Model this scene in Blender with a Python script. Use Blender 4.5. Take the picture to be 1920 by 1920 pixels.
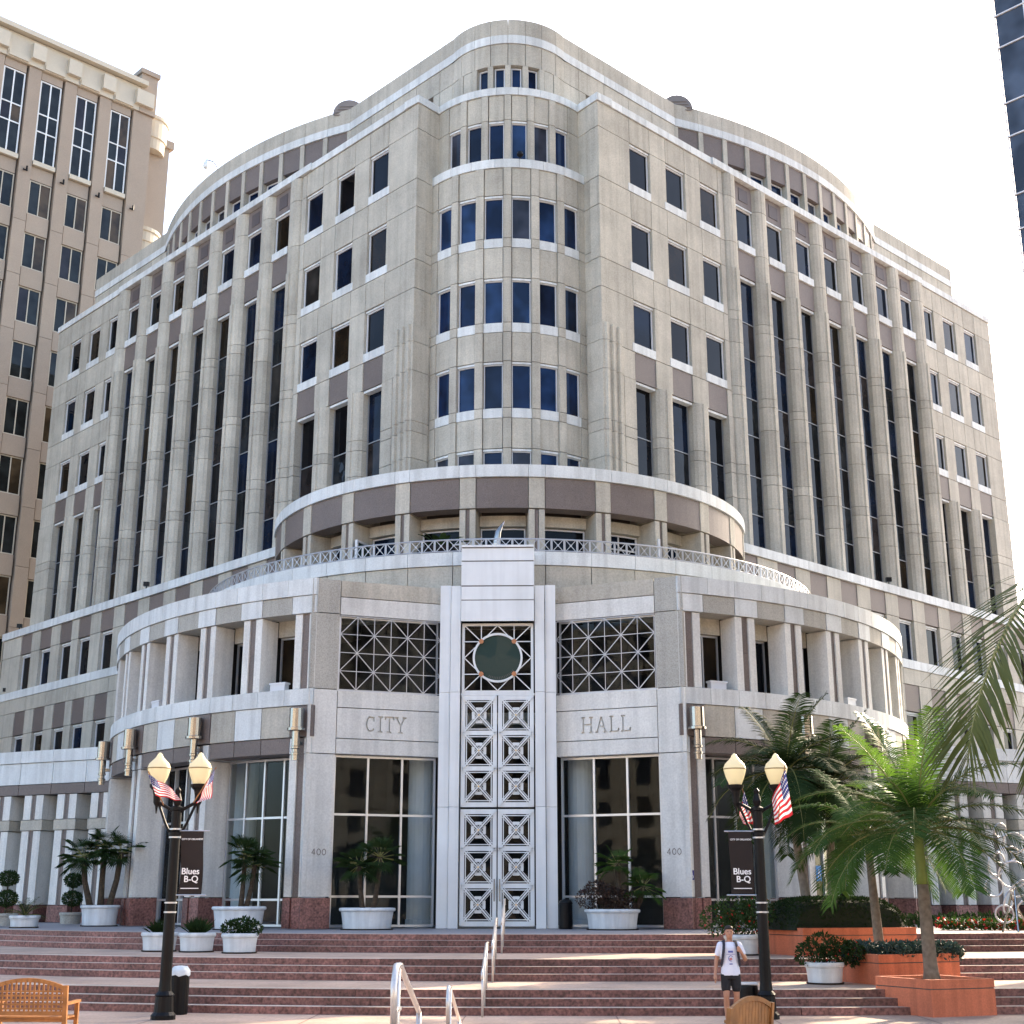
import bpy, bmesh, math, random
from mathutils import Vector, Matrix, Euler
for o in list(bpy.data.objects): bpy.data.objects.remove(o)
random.seed(7)
S = bpy.context.scene
COL = S.collection
rad = math.radians
# ------------------------------------------------------------------ camera, sky, sun, exposure
cd = bpy.data.cameras.new('camera'); cam = bpy.data.objects.new('camera', cd); COL.objects.link(cam)
cam.location = (1.7, 0, 2.2)
cam.rotation_euler = Euler((rad(90 + 16.035), 0, rad(1.517)), 'XYZ')
cd.sensor_fit = 'HORIZONTAL'; cd.sensor_width = 36; cd.lens = 36 * 2540 / 1920
cd.clip_start = .1; cd.clip_end = 4000
S.camera = cam
SUN_AZ, SUN_EL = 36.0, 27.0
w = bpy.data.worlds.new('World'); S.world = w; w.use_nodes = True
nt = w.node_tree; nt.nodes.clear()
sky = nt.nodes.new('ShaderNodeTexSky'); sky.sky_type = 'NISHITA'; sky.sun_disc = False
sky.sun_elevation = rad(SUN_EL); sky.sun_rotation = rad(SUN_AZ)
sky.air_density = 1.0; sky.dust_density = 3.0; sky.ozone_density = 1.0
bg = nt.nodes.new('ShaderNodeBackground'); bg.inputs['Strength'].default_value = .15
wo = nt.nodes.new('ShaderNodeOutputWorld')
nt.links.new(sky.outputs[0], bg.inputs[0]); nt.links.new(bg.outputs[0], wo.inputs[0])
sl = bpy.data.lights.new('sun', 'SUN'); sl.energy = 2.6; sl.angle = rad(.6); sl.color = (1, .82, .6)
sun = bpy.data.objects.new('sun', sl); COL.objects.link(sun)
sd = Vector((math.sin(rad(SUN_AZ)) * math.cos(rad(SUN_EL)), math.cos(rad(SUN_AZ)) * math.cos(rad(SUN_EL)), math.sin(rad(SUN_EL))))
sun.rotation_euler = (-sd).to_track_quat('-Z', 'Y').to_euler(); sun.location = (40, 60, 60)
S.render.engine = 'CYCLES'
S.view_settings.view_transform = 'Standard'; S.view_settings.look = 'None'
S.view_settings.exposure = 2.15; S.view_settings.gamma = 1; S.view_settings.use_curve_mapping = False
S.cycles.max_bounces = 7; S.cycles.transparent_max_bounces = 16
# ------------------------------------------------------------------ materials
MATS = {}
def mat(name, col, rough=.7, metal=0., vary=0., grain=0., gscale=60., stain=0., bump=0., spec=.5, transl=0., emit=None, streak=0., ior=1.45, gdark=None):
    m = bpy.data.materials.new(name); m.use_nodes = True; n = m.node_tree; n.nodes.clear(); N = n.nodes.new; L = n.links.new
    out = N('ShaderNodeOutputMaterial'); p = N('ShaderNodeBsdfPrincipled')
    p.inputs['Roughness'].default_value = rough; p.inputs['Metallic'].default_value = metal
    p.inputs['Specular IOR Level'].default_value = spec; p.inputs['IOR'].default_value = ior
    tc = N('ShaderNodeTexCoord'); val = None
    rgb = N('ShaderNodeRGB'); rgb.outputs[0].default_value = (*col, 1); cur = rgb.outputs[0]
    def mul(fac):
        nonlocal cur
        x = N('ShaderNodeMix'); x.data_type = 'RGBA'; x.blend_type = 'MULTIPLY'; x.inputs[0].default_value = 1
        L(cur, x.inputs[6]); L(fac, x.inputs[7]); cur = x.outputs[2]
    def mapr(src, lo, hi, a=0., b=1.):
        r = N('ShaderNodeMapRange'); L(src, r.inputs[0]); r.inputs[1].default_value = a; r.inputs[2].default_value = b
        r.inputs[3].default_value = lo; r.inputs[4].default_value = hi; return r.outputs[0]
    gout = None
    if grain or bump:
        t = N('ShaderNodeTexNoise'); t.inputs['Scale'].default_value = gscale; t.inputs['Detail'].default_value = 3
        L(tc.outputs['Object'], t.inputs[0]); gout = t.outputs[0]
        if grain: mul(mapr(gout, 1 - grain, 1 + grain, .3, .7))
    if stain:
        t = N('ShaderNodeTexNoise'); t.inputs['Scale'].default_value = .55; t.inputs['Detail'].default_value = 6; t.inputs['Roughness'].default_value = .65
        L(tc.outputs['Object'], t.inputs[0]); mul(mapr(t.outputs[0], 1 - stain, 1 + stain * .6, .3, .7))
    if streak:
        mp = N('ShaderNodeMapping'); mp.inputs['Scale'].default_value = (2.2, 2.2, .12); L(tc.outputs['Object'], mp.inputs[0])
        t = N('ShaderNodeTexNoise'); t.inputs['Scale'].default_value = 1.6; t.inputs['Detail'].default_value = 5; L(mp.outputs[0], t.inputs[0])
        mul(mapr(t.outputs[0], 1 - streak, 1.0, .38, .55))
    if vary:
        oi = N('ShaderNodeObjectInfo'); mul(mapr(oi.outputs['Random'], 1 - vary, 1 + vary))
    L(cur, p.inputs['Base Color'])
    if bump:
        b = N('ShaderNodeBump'); b.inputs['Strength'].default_value = bump; b.inputs['Distance'].default_value = .02; L(gout, b.inputs['Height']); L(b.outputs[0], p.inputs['Normal'])
    if emit:
        p.inputs['Emission Color'].default_value = (*emit[0], 1); p.inputs['Emission Strength'].default_value = emit[1]
    if transl:
        ts = N('ShaderNodeBsdfTranslucent'); L(cur, ts.inputs[0]); mx = N('ShaderNodeMixShader'); mx.inputs[0].default_value = transl
        L(p.outputs[0], mx.inputs[1]); L(ts.outputs[0], mx.inputs[2]); L(mx.outputs[0], out.inputs[0])
    else: L(p.outputs[0], out.inputs[0])
    MATS[name] = m; return m
def glass(name, tint, refl_ior=1.5, wav=0., vary=None, opaque=True):
    m = bpy.data.materials.new(name); m.use_nodes = True; n = m.node_tree; n.nodes.clear(); N = n.nodes.new; L = n.links.new
    out = N('ShaderNodeOutputMaterial'); fr = N('ShaderNodeFresnel'); fr.inputs[0].default_value = refl_ior
    gl = N('ShaderNodeBsdfGlossy'); gl.inputs['Roughness'].default_value = .015; gl.inputs['Color'].default_value = (.92, .95, 1, 1)
    if wav:
        tc = N('ShaderNodeTexCoord'); t = N('ShaderNodeTexNoise'); t.inputs['Scale'].default_value = .9; L(tc.outputs['Object'], t.inputs[0])
        b = N('ShaderNodeBump'); b.inputs['Strength'].default_value = wav; b.inputs['Distance'].default_value = .05; L(t.outputs[0], b.inputs['Height'])
        L(b.outputs[0], gl.inputs['Normal'])
    if opaque:
        base = N('ShaderNodeBsdfDiffuse')
        if vary:
            oi = N('ShaderNodeObjectInfo'); cr = N('ShaderNodeValToRGB'); cr.color_ramp.interpolation = 'CONSTANT'
            L(oi.outputs['Random'], cr.inputs[0])
            el = cr.color_ramp.elements; el[0].color = (*tint, 1); el[1].color = (*vary[-1][1], 1); el[1].position = vary[-1][0]
            for pos, c in vary[:-1]: e = el.new(pos); e.color = (*c, 1)
            L(cr.outputs[0], base.inputs[0])
        else: base.inputs[0].default_value = (*tint, 1)
        if vary:   # what shows dimly of the rooms behind
            tc2 = N('ShaderNodeTexCoord'); t2 = N('ShaderNodeTexNoise'); t2.inputs['Scale'].default_value = .8; t2.inputs['Detail'].default_value = 2; L(tc2.outputs['Object'], t2.inputs[0])
            mr = N('ShaderNodeMapRange'); L(t2.outputs[0], mr.inputs[0]); mr.inputs[1].default_value = .38; mr.inputs[2].default_value = .66; mr.inputs[3].default_value = .6; mr.inputs[4].default_value = 1.7
            mm = N('ShaderNodeMix'); mm.data_type = 'RGBA'; mm.blend_type = 'MULTIPLY'; mm.inputs[0].default_value = 1; L(cr.outputs[0], mm.inputs[6]); L(mr.outputs[0], mm.inputs[7]); L(mm.outputs[2], base.inputs[0])
    else:
        base = N('ShaderNodeBsdfTransparent'); base.inputs[0].default_value = (*tint, 1)
    mx = N('ShaderNodeMixShader'); L(fr.outputs[0], mx.inputs[0]); L(base.outputs[0], mx.inputs[1]); L(gl.outputs[0], mx.inputs[2]); L(mx.outputs[0], out.inputs[0])
    MATS[name] = m; return m
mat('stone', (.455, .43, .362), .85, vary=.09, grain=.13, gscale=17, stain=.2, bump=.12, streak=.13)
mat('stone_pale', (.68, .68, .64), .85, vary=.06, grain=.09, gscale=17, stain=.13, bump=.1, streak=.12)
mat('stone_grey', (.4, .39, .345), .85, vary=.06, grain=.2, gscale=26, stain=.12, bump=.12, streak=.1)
mat('stone_white', (.64, .67, .66), .75, vary=.07, grain=.08, gscale=20, stain=.13, streak=.16)
mat('granite_mauve', (.155, .127, .113), .6, vary=.08, grain=.25, gscale=30, stain=.12)
mat('granite_deep', (.085, .068, .068), .6, grain=.25, gscale=40)
mat('granite_red', (.22, .1, .083), .55, vary=.25, grain=.55, gscale=15, stain=.4, streak=.2)
mat('core_dark', (.1, .095, .085), .9)
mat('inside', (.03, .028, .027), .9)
mat('white_paint', (.72, .76, .77), .45, grain=.03, stain=.08, streak=.07, vary=.03)
mat('aluminium', (.55, .57, .6), .35, metal=.7)
mat('frame_pale', (.62, .64, .66), .4)
mat('steel', (.34, .32, .3), .2, metal=1, grain=.08, gscale=30)
mat('mullion', (.3, .31, .32), .45, metal=.3)
mat('rail_grey', (.42, .43, .45), .4, metal=.4)
mat('rail_steel', (.66, .62, .58), .35, metal=.6, grain=.06, gscale=30)
mat('copper_disc', (.45, .19, .08), .45)
mat('brass', (.75, .58, .28), .3, metal=1)
mat('black_iron', (.004, .0042, .005), .42, spec=.25)
mat('globe', (.85, .8, .6), .3, transl=.45)
mat('globe_band', (.25, .18, .07), .4)
mat('pot_white', (.68, .72, .74), .55, grain=.05, stain=.22, streak=.16)
mat('soil', (.03, .02, .014), .95)
mat('paving', (.5, .35, .265), .8, grain=.14, gscale=14, stain=.3)
mat('paving_dark', (.24, .15, .125), .8, vary=.1, grain=.3, gscale=24, stain=.2)
mat('tread', (.56, .45, .36), .75, vary=.16, grain=.25, gscale=20, stain=.3)
mat('podium_floor', (.3, .27, .27), .6, grain=.2, gscale=20, stain=.12)
mat('coral', (.66, .2, .1), .85, grain=.1, gscale=30, stain=.22, streak=.22, bump=.1)
mat('leaf', (.042, .088, .018), .7, vary=.25, transl=.35, spec=.12)
mat('leaf_olive', (.085, .1, .025), .6, vary=.2, transl=.35, spec=.25)
mat('leaf_bright', (.12, .23, .025), .45, vary=.15, transl=.4)
mat('leaf_dark', (.026, .05, .016), .75, vary=.3, transl=.16, spec=.1)
mat('leaf_blue', (.03, .06, .05), .5, vary=.2, transl=.15)
mat('leaf_rust', (.045, .024, .015), .5, transl=.15)
mat('flower_red', (.5, .02, .015), .5, transl=.2)
mat('flower_white', (.75, .72, .65), .5, transl=.2)
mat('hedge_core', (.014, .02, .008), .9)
mat('trunk', (.2, .165, .125), .9, grain=.25, gscale=9, bump=.5, stain=.2)
mat('trunk_dark', (.06, .045, .03), .95, grain=.4, gscale=12, bump=.8)
mat('crownshaft', (.2, .26, .05), .4, grain=.1, gscale=6)
mat('rachis', (.2, .2, .06), .5)
mat('wood', (.3, .13, .038), .45, grain=.25, gscale=7, vary=.08)
mat('skin', (.42, .21, .13), .5)
mat('shirt', (.72, .74, .84), .8, grain=.03)
mat('shorts', (.012, .012, .015), .8)
mat('hair', (.018, .013, .01), .6)
mat('strap', (.025, .022, .035), .7)
mat('print_blue', (.1, .13, .4), .7); mat('print_red', (.6, .2, .18), .7)
mat('banner', (.014, .008, .007), .7, stain=.5)
mat('lettering', (.85, .85, .85), .6)
mat('flag_red', (.5, .02, .03), .7, transl=.3); mat('flag_white', (.8, .8, .82), .7, transl=.3); mat('flag_blue', (.03, .04, .17), .7, transl=.3)
mat('sign_blue', (.04, .22, .55), .5); mat('sign_navy', (.05, .05, .2), .5)
mat('tower_stone', (.32, .265, .21), .8, vary=.04, grain=.1, gscale=20, stain=.06)
mat('tower_cream', (.5, .465, .38), .8, grain=.06, gscale=20, stain=.06)
mat('tower_joint', (.09, .075, .07), .9)
mat('louvre', (.2, .18, .17), .7)
glass('window_glass', (.003, .0035, .005), 1.22, wav=.12, vary=[(.35, (.003, .007, .018)), (.6, (.012, .008, .004)), (.78, (.005, .005, .006)), (.92, (.022, .02, .018))])  # brown tints paint warm reflections into the colour of some panes
glass('bay_glass', (.005, .014, .045), 1.28, wav=.1, vary=[(.4, (.012, .03, .08)), (.7, (.03, .035, .05)), (.85, (.006, .012, .03))])
glass('spandrel_glass', (.01, .012, .014), 1.25, wav=.3, vary=[(.5, (.018, .015, .015)), (.75, (.006, .007, .01))])
glass('lobby_glass', (.84, .88, .9), 1.18, wav=.06, opaque=False)
glass('disc_glass', (.035, .058, .052), 1.2, wav=.1)
glass('tower_glass', (.012, .015, .016), 1.35, wav=.08, vary=[(.6, (.015, .014, .018)), (.8, (.05, .035, .02))])
glass('blue_glass', (.045, .06, .085), 1.3, wav=.05, vary=[(.5, (.052, .068, .095)), (.8, (.04, .053, .075))])
# ------------------------------------------------------------------ mesh helpers
class Flat:
    def __init__(s, o, d, n): s.o, s.d, s.n = o, d, n
    def __call__(s, u, w, z): return (s.o[0] + s.d[0] * u + s.n[0] * w, s.o[1] + s.d[1] * u + s.n[1] * w, z)
    def ang(s, m): return m
class Cyl:
    """u in degrees from the front (-Y), positive to +X; w outward"""
    def __init__(s, c, R): s.c, s.R = c, R
    def __call__(s, u, w, z): a = rad(u); return (s.c[0] + (s.R + w) * math.sin(a), s.c[1] - (s.R + w) * math.cos(a), z)
    def ang(s, m): return math.degrees(m / s.R)
def seg(A, B, front=None):
    """flat frame from A to B whose normal faces the viewer side"""
    d = Vector((B[0] - A[0], B[1] - A[1])); L = d.length; d /= L; n = Vector((d.y, -d.x))
    if front is not None:
        if n.dot(Vector((front[0] - A[0], front[1] - A[1]))) < 0: n = -n
    elif n.y > 0: n = -n
    f = Flat(A, d, n); f.L = L; return f
class MB:
    def __init__(s): s.v, s.f, s.m = [], [], []
    def add(s, vs, fs, mi=0):
        b = len(s.v); s.v += [tuple(x) for x in vs]; s.f += [tuple(b + i for i in q) for q in fs]; s.m += [mi] * len(fs); return s
    def box(s, F, u0, u1, w0, w1, z0, z1, nu=1, mi=0):
        if u1 < u0: u0, u1 = u1, u0
        vs = []
        for i in range(nu + 1):
            u = u0 + (u1 - u0) * i / nu
            vs += [F(u, w0, z0), F(u, w1, z0), F(u, w1, z1), F(u, w0, z1)]
        fs = []
        for i in range(nu):
            a = i * 4
            for k in range(4): fs.append((a + k, a + (k + 1) % 4, a + 4 + (k + 1) % 4, a + 4 + k))
        fs += [(3, 2, 1, 0), tuple(nu * 4 + k for k in range(4))]
        return s.add(vs, s.fix(vs, fs), mi)
    def fix(s, vs, fs):
        # flip when the volume is negative
        vol = 0
        for q in fs:
            a = Vector(vs[q[0]])
            for i in range(1, len(q) - 1): vol += a.dot(Vector(vs[q[i]]).cross(Vector(vs[q[i + 1]])))
        return fs if vol > 0 else [tuple(reversed(q)) for q in fs]
    def prism(s, F, prof, z0, z1, mi=0):
        n = len(prof); vs = [F(u, w, z0) for u, w in prof] + [F(u, w, z1) for u, w in prof]
        fs = [(i, (i + 1) % n, n + (i + 1) % n, n + i) for i in range(n)] + [tuple(range(n - 1, -1, -1)), tuple(range(n, 2 * n))]
        return s.add(vs, s.fix(vs, fs), mi)
    def tube(s, pts, r, n=8, cap=True, mi=0):
        pts = [Vector(p) for p in pts]; rs = r if isinstance(r, (list, tuple)) else [r] * len(pts); vs = []; fs = []
        up = None
        for i, p in enumerate(pts):
            t = (pts[min(i + 1, len(pts) - 1)] - pts[max(i - 1, 0)]).normalized()
            if up is None:
                up = Vector((0, 0, 1)) if abs(t.z) < .9 else Vector((1, 0, 0))
            a = t.cross(up).normalized(); b = a.cross(t).normalized(); up = b
            for k in range(n):
                g = 2 * math.pi * k / n; vs.append(p + a * math.cos(g) * rs[i] + b * math.sin(g) * rs[i])
        for i in range(len(pts) - 1):
            for k in range(n): fs.append((i * n + k, i * n + (k + 1) % n, (i + 1) * n + (k + 1) % n, (i + 1) * n + k))
        if cap: fs += [tuple(range(n - 1, -1, -1)), tuple((len(pts) - 1) * n + k for k in range(n))]
        return s.add(vs, s.fix(vs, fs), mi)
    def lathe(s, c, prof, n=20, mi=0, closed=True):
        vs = []; fs = []
        for r, z in prof:
            for k in range(n): g = 2 * math.pi * k / n; vs.append((c[0] + r * math.cos(g), c[1] + r * math.sin(g), c[2] + z))
        m = len(prof)
        for i in range(m - 1):
            for k in range(n): fs.append((i * n + k, i * n + (k + 1) % n, (i + 1) * n + (k + 1) % n, (i + 1) * n + k))
        if closed: fs += [tuple(range(n - 1, -1, -1)), tuple((m - 1) * n + k for k in range(n))]
        return s.add(vs, s.fix(vs, fs), mi)
    def bar(s, a, b, wd, dp=None, nrm=(0, -1, 0), mi=0):
        a, b = Vector(a), Vector(b); t = (b - a).normalized(); nn = Vector(nrm); nn = (nn - t * nn.dot(t)).normalized(); c = t.cross(nn); dp = dp or wd
        vs = []
        for p in (a, b):
            for x, y in ((-1, -1), (1, -1), (1, 1), (-1, 1)): vs.append(p + c * x * wd / 2 + nn * y * dp / 2)
        fs = [(0, 1, 5, 4), (1, 2, 6, 5), (2, 3, 7, 6), (3, 0, 4, 7), (3, 2, 1, 0), (4, 5, 6, 7)]
        return s.add(vs, s.fix(vs, fs), mi)
    def build(s, name, mats, parent=None, smooth=False, loc=None):
        me = bpy.data.meshes.new(name)
        base = Vector(loc) if loc is not None else ROOT.get(parent.name if parent else '', Vector((0, 0, 0)))
        me.from_pydata([tuple(Vector(p) - base) for p in s.v], [], s.f)
        ml = mats if isinstance(mats, (list, tuple)) else [mats]
        for q in ml: me.materials.append(MATS[q])
        if len(ml) > 1: me.polygons.foreach_set('material_index', s.m)
        if smooth: me.polygons.foreach_set('use_smooth', [True] * len(me.polygons))
        me.update()
        o = bpy.data.objects.new(name, me); COL.objects.link(o)
        if parent is not None: o.parent = parent; ROOT[o.name] = base
        elif loc is not None: o.location = loc; ROOT[o.name] = Vector(loc)
        return o
ROOT = {}
def thing(name, label, cat, loc=(0, 0, 0), group=None):
    o = bpy.data.objects.new(name, None); COL.objects.link(o); o.location = loc; o.empty_display_size = .3
    ROOT[o.name] = Vector(loc); tag(o, label, cat, group); return o
def tag(o, label, cat, group=None):
    o['label'] = label; o['category'] = cat
    if group: o['group'] = group
    return o
def struct(o): o['kind'] = 'structure'; return o
def piece(name, m, parent, F, u0, u1, w0, w1, z0, z1, nu=1, j=.03):
    """one cladding piece with an open joint round it"""
    a = F.ang(j / 2)
    return MB().box(F, min(u0, u1) + a, max(u0, u1) - a, w0, w1, z0 + j / 2, z1 - j / 2, nu).build(name, m, parent)
def window(parent, F, u0, u1, w, z0, z1, mull=0, tran=(), gm='window_glass', fm='frame_pale', fw=.055, nu=1, spand=()):
    a = F.ang(fw); b = MB(); d = .1
    b.box(F, u0, u0 + a, w, w + d, z0, z1).box(F, u1 - a, u1, w, w + d, z0, z1)
    b.box(F, u0 + a, u1 - a, w, w + d, z0, z0 + fw, nu).box(F, u0 + a, u1 - a, w, w + d, z1 - fw, z1, nu)
    for i in range(mull):
        um = u0 + (u1 - u0) * (i + 1) / (mull + 1); b.box(F, um - a / 2, um + a / 2, w, w + d - .01, z0 + fw, z1 - fw)
    for t in tran: b.box(F, u0 + a, u1 - a, w, w + d - .015, t - fw / 2, t + fw / 2, nu)
    o = b.build('window', fm, parent)
    zs = [z0 + fw] + sorted(tran) + [z1 - fw]
    us = [u0 + a] + [u0 + (u1 - u0) * (i + 1) / (mull + 1) for i in range(mull)] + [u1 - a]
    for i in range(len(zs) - 1):
        for k in range(len(us) - 1):
            MB().box(F, us[k], us[k + 1], w + .02, w + .04, zs[i] + .001, zs[i + 1] - .001, nu).build('pane', 'spandrel_glass' if i in spand else gm, o)
    return o
# ------------------------------------------------------------------ ground, steps, podium (setting)
def grid_plane(name, m, x0, x1, y0, y1, z):
    return struct(MB().add([(x0, y0, z), (x1, y0, z), (x1, y1, z), (x0, y1, z)], [(0, 1, 2, 3)]).build(name, m, loc=(0, 0, 0)))
grid_plane('ground', 'paving', -1500, 1500, -1500, 1500, 0)
SC = (1.0, 56.0)
def oval(R, a):
    """a: degrees from front; the flights stretch sideways"""
    s, c = math.sin(rad(a)), math.cos(rad(a))
    kx = 1.2 if s < 0 else 1.75
    return (SC[0] + R * kx * s, SC[1] - R * c)
def oval_slab(R, z0, z1, back=None, n=96):
    pts = [oval(R, -90 + 180 * i / n) for i in range(n + 1)]
    if back: pts = [(-back[0], back[1])] + [(-back[0], pts[0][1])] + pts + [(back[0], pts[-1][1]), (back[0], back[1])]
    m = len(pts); vs = [(x, y, z0) for x, y in pts] + [(x, y, z1) for x, y in pts]
    b = MB(); fs = [(i, (i + 1) % m, m + (i + 1) % m, m + i) for i in range(m)] + [tuple(range(m - 1, -1, -1)), tuple(range(m, 2 * m))]
    return b.add(vs, b.fix(vs, fs))
steps = struct(oval_slab(27.0, -.3, .02, (60, 120)).build('steps', 'paving_dark', loc=(1, 56, 0)))
FL = [(27.2, 0), (23.4, .45), (18.8, .9)]
for fi, (R0, zb) in enumerate(FL):
    for k in range(3):
        R = R0 - .34 * k; z0 = zb + .15 * k; z1 = z0 + .15
        N = (13, 17, 15)[(fi + k) % 3]
        for side_i in range(N):
            a0 = -90 + 180 * side_i / N; a1 = a0 + 180 / N
            # one granite tread block: riser face and pale nosing
            b = MB(); n = 5; vs = []; fs = []
            Rin = R - (.34 if k < 2 else .42) - .02
            e = .012
            for i in range(n + 1):
                a = a0 + e + (a1 - a0 - 2 * e) * i / n
                p, q = oval(R, a), oval(Rin, a); vs += [(p[0], p[1], z0), (p[0], p[1], z1), (q[0], q[1], z1), (q[0], q[1], z0)]
            for i in range(n):
                for kk in range(4): fs.append((i * 4 + kk, i * 4 + (kk + 1) % 4, i * 4 + 4 + (kk + 1) % 4, i * 4 + 4 + kk))
            fs += [(3, 2, 1, 0), tuple(n * 4 + kk for kk in range(4))]
            fs = b.fix(vs, fs)
            b.add(vs, fs); b.m = [1 if all(abs(vs[i][2] - z1) < 1e-6 for i in f) else 0 for f in fs]
            o = b.build('step_block', ['granite_red', 'tread'], steps)
struct(oval_slab(26.2, -.2, .446, (60, 120)).build('terrace_lower', 'paving', loc=(1, 56, 0)))
struct(oval_slab(22.4, -.2, .896, (60, 120)).build('terrace_upper', 'paving', loc=(1, 56, 0)))
struct(oval_slab(17.75, -.2, 1.346, (60, 120)).build('podium', 'podium_floor', loc=(1, 56, 0)))
# plaza joints: thin dark control joints as flush strips
pj = MB()
for i in range(-10, 12): pj.add([(i * 3.0, 13, .004), (i * 3.0 + .03, 13, .004), (i * 3.0 + .03, 30, .004), (i * 3.0, 30, .004)], [(0, 1, 2, 3)])
for yy in (16, 19, 22, 24.5, 27): pj.add([(-40, yy, .0045), (40, yy, .0045), (40, yy + .03, .0045), (-40, yy + .03, .0045)], [(0, 1, 2, 3)])
struct(pj.build('paving_joints', 'paving_dark', loc=(0, 0, 0)))
# raised street terrace in front of the plaza (below the frame) with its steps down
IDF = Flat((0, 0), (1, 0), (0, 1))
b = MB(); b.box(IDF, -60, 60, -60, 12.55, -.2, .75)
for k in range(4): b.box(IDF, -60, 60, 12.55 + .9 * k, 13.45 + .9 * k, -.2, .6 - .15 * k)
struct(b.build('street_terrace', 'paving', loc=(0, 0, 0)))

# ------------------------------------------------------------------ CITY HALL
R2 = math.sqrt(2)
CH = thing('city_hall', 'large pale stone city hall with a curved corner, tall colonnades and a drum entrance', 'building', (0, 60.4, 1.35))
def wingF(side): return Flat((0, 52.3), (side / R2, 1 / R2), (side / R2, -1 / R2))
TI = [6.35, 8.25, 10.15]; TC = [12.3 + 1.885 * k for k in range(7)]; TO = [25.25, 27.1, 28.95]
HW = .74
ROWS = [(37.45, 35.25, 34.8), (33.35, 31.1, 30.65), (29.2, 27.0, 26.55)]
COLJ = [18.25, 21.0, 22.25, 22.75, 25.15]
COLPROF = [(-.57, -.5), (-.57, -.1), (-.46, .08), (-.3, .2), (-.14, .23), (-.12, .31), (.12, .31), (.14, .23), (.3, .2), (.46, .08), (.57, -.1), (.57, -.5)]
for side in (-1, 1):
    F = wingF(side)
    # structural core behind the cladding
    b = MB()
    b.box(F, 8.2, 44.0, -18, -.7, 1.35, 38.75)
    b.box(F, 9.0, 43.4, -17, -3.4, 38.75, 43.2)
    b.build('core_wall', 'core_dark', CH)
    def section(ts, uL, uR):
        """flat office bays: three single-storey rows over one double-height row"""
        us = [uL]
        for t in ts: us += [t * R2 - HW, t * R2 + HW]
        us.append(uR)
        for r, (zh, zb, zs) in enumerate(ROWS):
            ztop = 38.78 if r == 0 else ROWS[r - 1][2]
            for i in range(len(us) - 1):
                iswin = i % 2 == 1
                piece('wall_panel', 'stone', CH, F, us[i], us[i + 1], -.6, 0, zh, ztop)
                if not iswin: piece('wall_panel', 'stone', CH, F, us[i], us[i + 1], -.6, .004, zs, zh)
                else:
                    window(CH, F, us[i] + .03, us[i + 1] - .03, -.22, zb, zh - .13)
                    piece('window_head', 'stone_white', CH, F, us[i] + .02, us[i + 1] - .02, -.2, -.06, zh - .12, zh - .015, j=.004)
                    piece('sill', 'stone_white', CH, F, us[i] - .16, us[i + 1] + .02, -.42, .025, zs, zb)
        for i in range(len(us) - 1):   # dark spandrels over the double-height windows
            if i % 2: piece('spandrel_panel', 'granite_mauve', CH, F, us[i], us[i + 1], -.5, -.03, 25.15, 26.55)
            else: piece('wall_panel', 'stone', CH, F, us[i], us[i + 1], -.5, .002, 25.15, 26.55)
        for i in range(1, len(us) - 1, 2):
            window(CH, F, us[i] + .02, us[i + 1] - .02, -.44, 18.25, 25.1, tran=(20.6, 22.6), spand=(1,), fm='mullion', fw=.04)
            piece('window_head', 'stone_white', CH, F, us[i] + .01, us[i + 1] - .01, -.4, -.08, 25.02, 25.14, j=.004)
        for i in range(2, len(us) - 2, 2):
            uc = (us[i] + us[i + 1]) / 2
            for k in range(4):
                MB().prism(F, [(uc + x, y * .8 - .02) for x, y in COLPROF], COLJ[k] + .011, COLJ[k + 1] - .011).build('pier_block', 'stone', CH)
    uIn0 = 4.26 * R2; uIn1 = (TC[0] - .94) * R2 - .59
    uOut0 = (TC[-1] + .94) * R2 + .59; uOut1 = 30.9 * R2
    section(TI, uIn0, uIn1); section(TO, uOut0, uOut1)
    # end piers of the double-height storey
    for ua, ub in ((uIn0 + 1.4, TI[0] * R2 - HW), (TI[-1] * R2 + HW, uIn1), (uOut0, TO[0] * R2 - HW), (TO[-1] * R2 + HW, uOut1)):
        for k in range(4): piece('wall_panel', 'stone', CH, F, ua, ub, -.72, .03, COLJ[k], COLJ[k + 1])
    # ribbed corner pier beside the round bay
    zz = COLJ + [26.55, 27.4]
    for k in range(len(zz) - 1):
        pr = [(uIn0, -.9), (uIn0, .02)]
        for q in range(3):
            x = uIn0 + .12 + q * .42; pr += [(x, .05), (x + .04, .16), (x + .18, .16), (x + .22, .05)]
        pr += [(uIn0 + 1.4, .02), (uIn0 + 1.4, -.9)]
        if zz[k] >= 25.1: pr = [(x, y if y > .025 else (y if y < 0 else .03)) for x, y in pr]
        MB().prism(F, pr, zz[k] + .011, zz[k + 1] - .011).build('ribbed_block', 'stone', CH)
    # colonnade
    for k in range(8):
        uc = (TC[0] - .9425 + 1.885 * k) * R2
        js = COLJ + [26.4, 26.85, 29.2, 30.45, 30.95, 33.35]
        for i in range(len(js) - 1):
            MB().prism(F, [(uc + x, y) for x, y in COLPROF], js[i] + .012, js[i + 1] - .012).build('column_block', 'stone', CH)
        top = [33.35, 34.85, 37.45, 38.78]
        for i in range(3):
            MB().prism(F, [(uc + x, min(y, .25) - .05) for x, y in COLPROF], top[i] + .012, top[i + 1] - .012).build('column_block', 'stone', CH)
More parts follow.
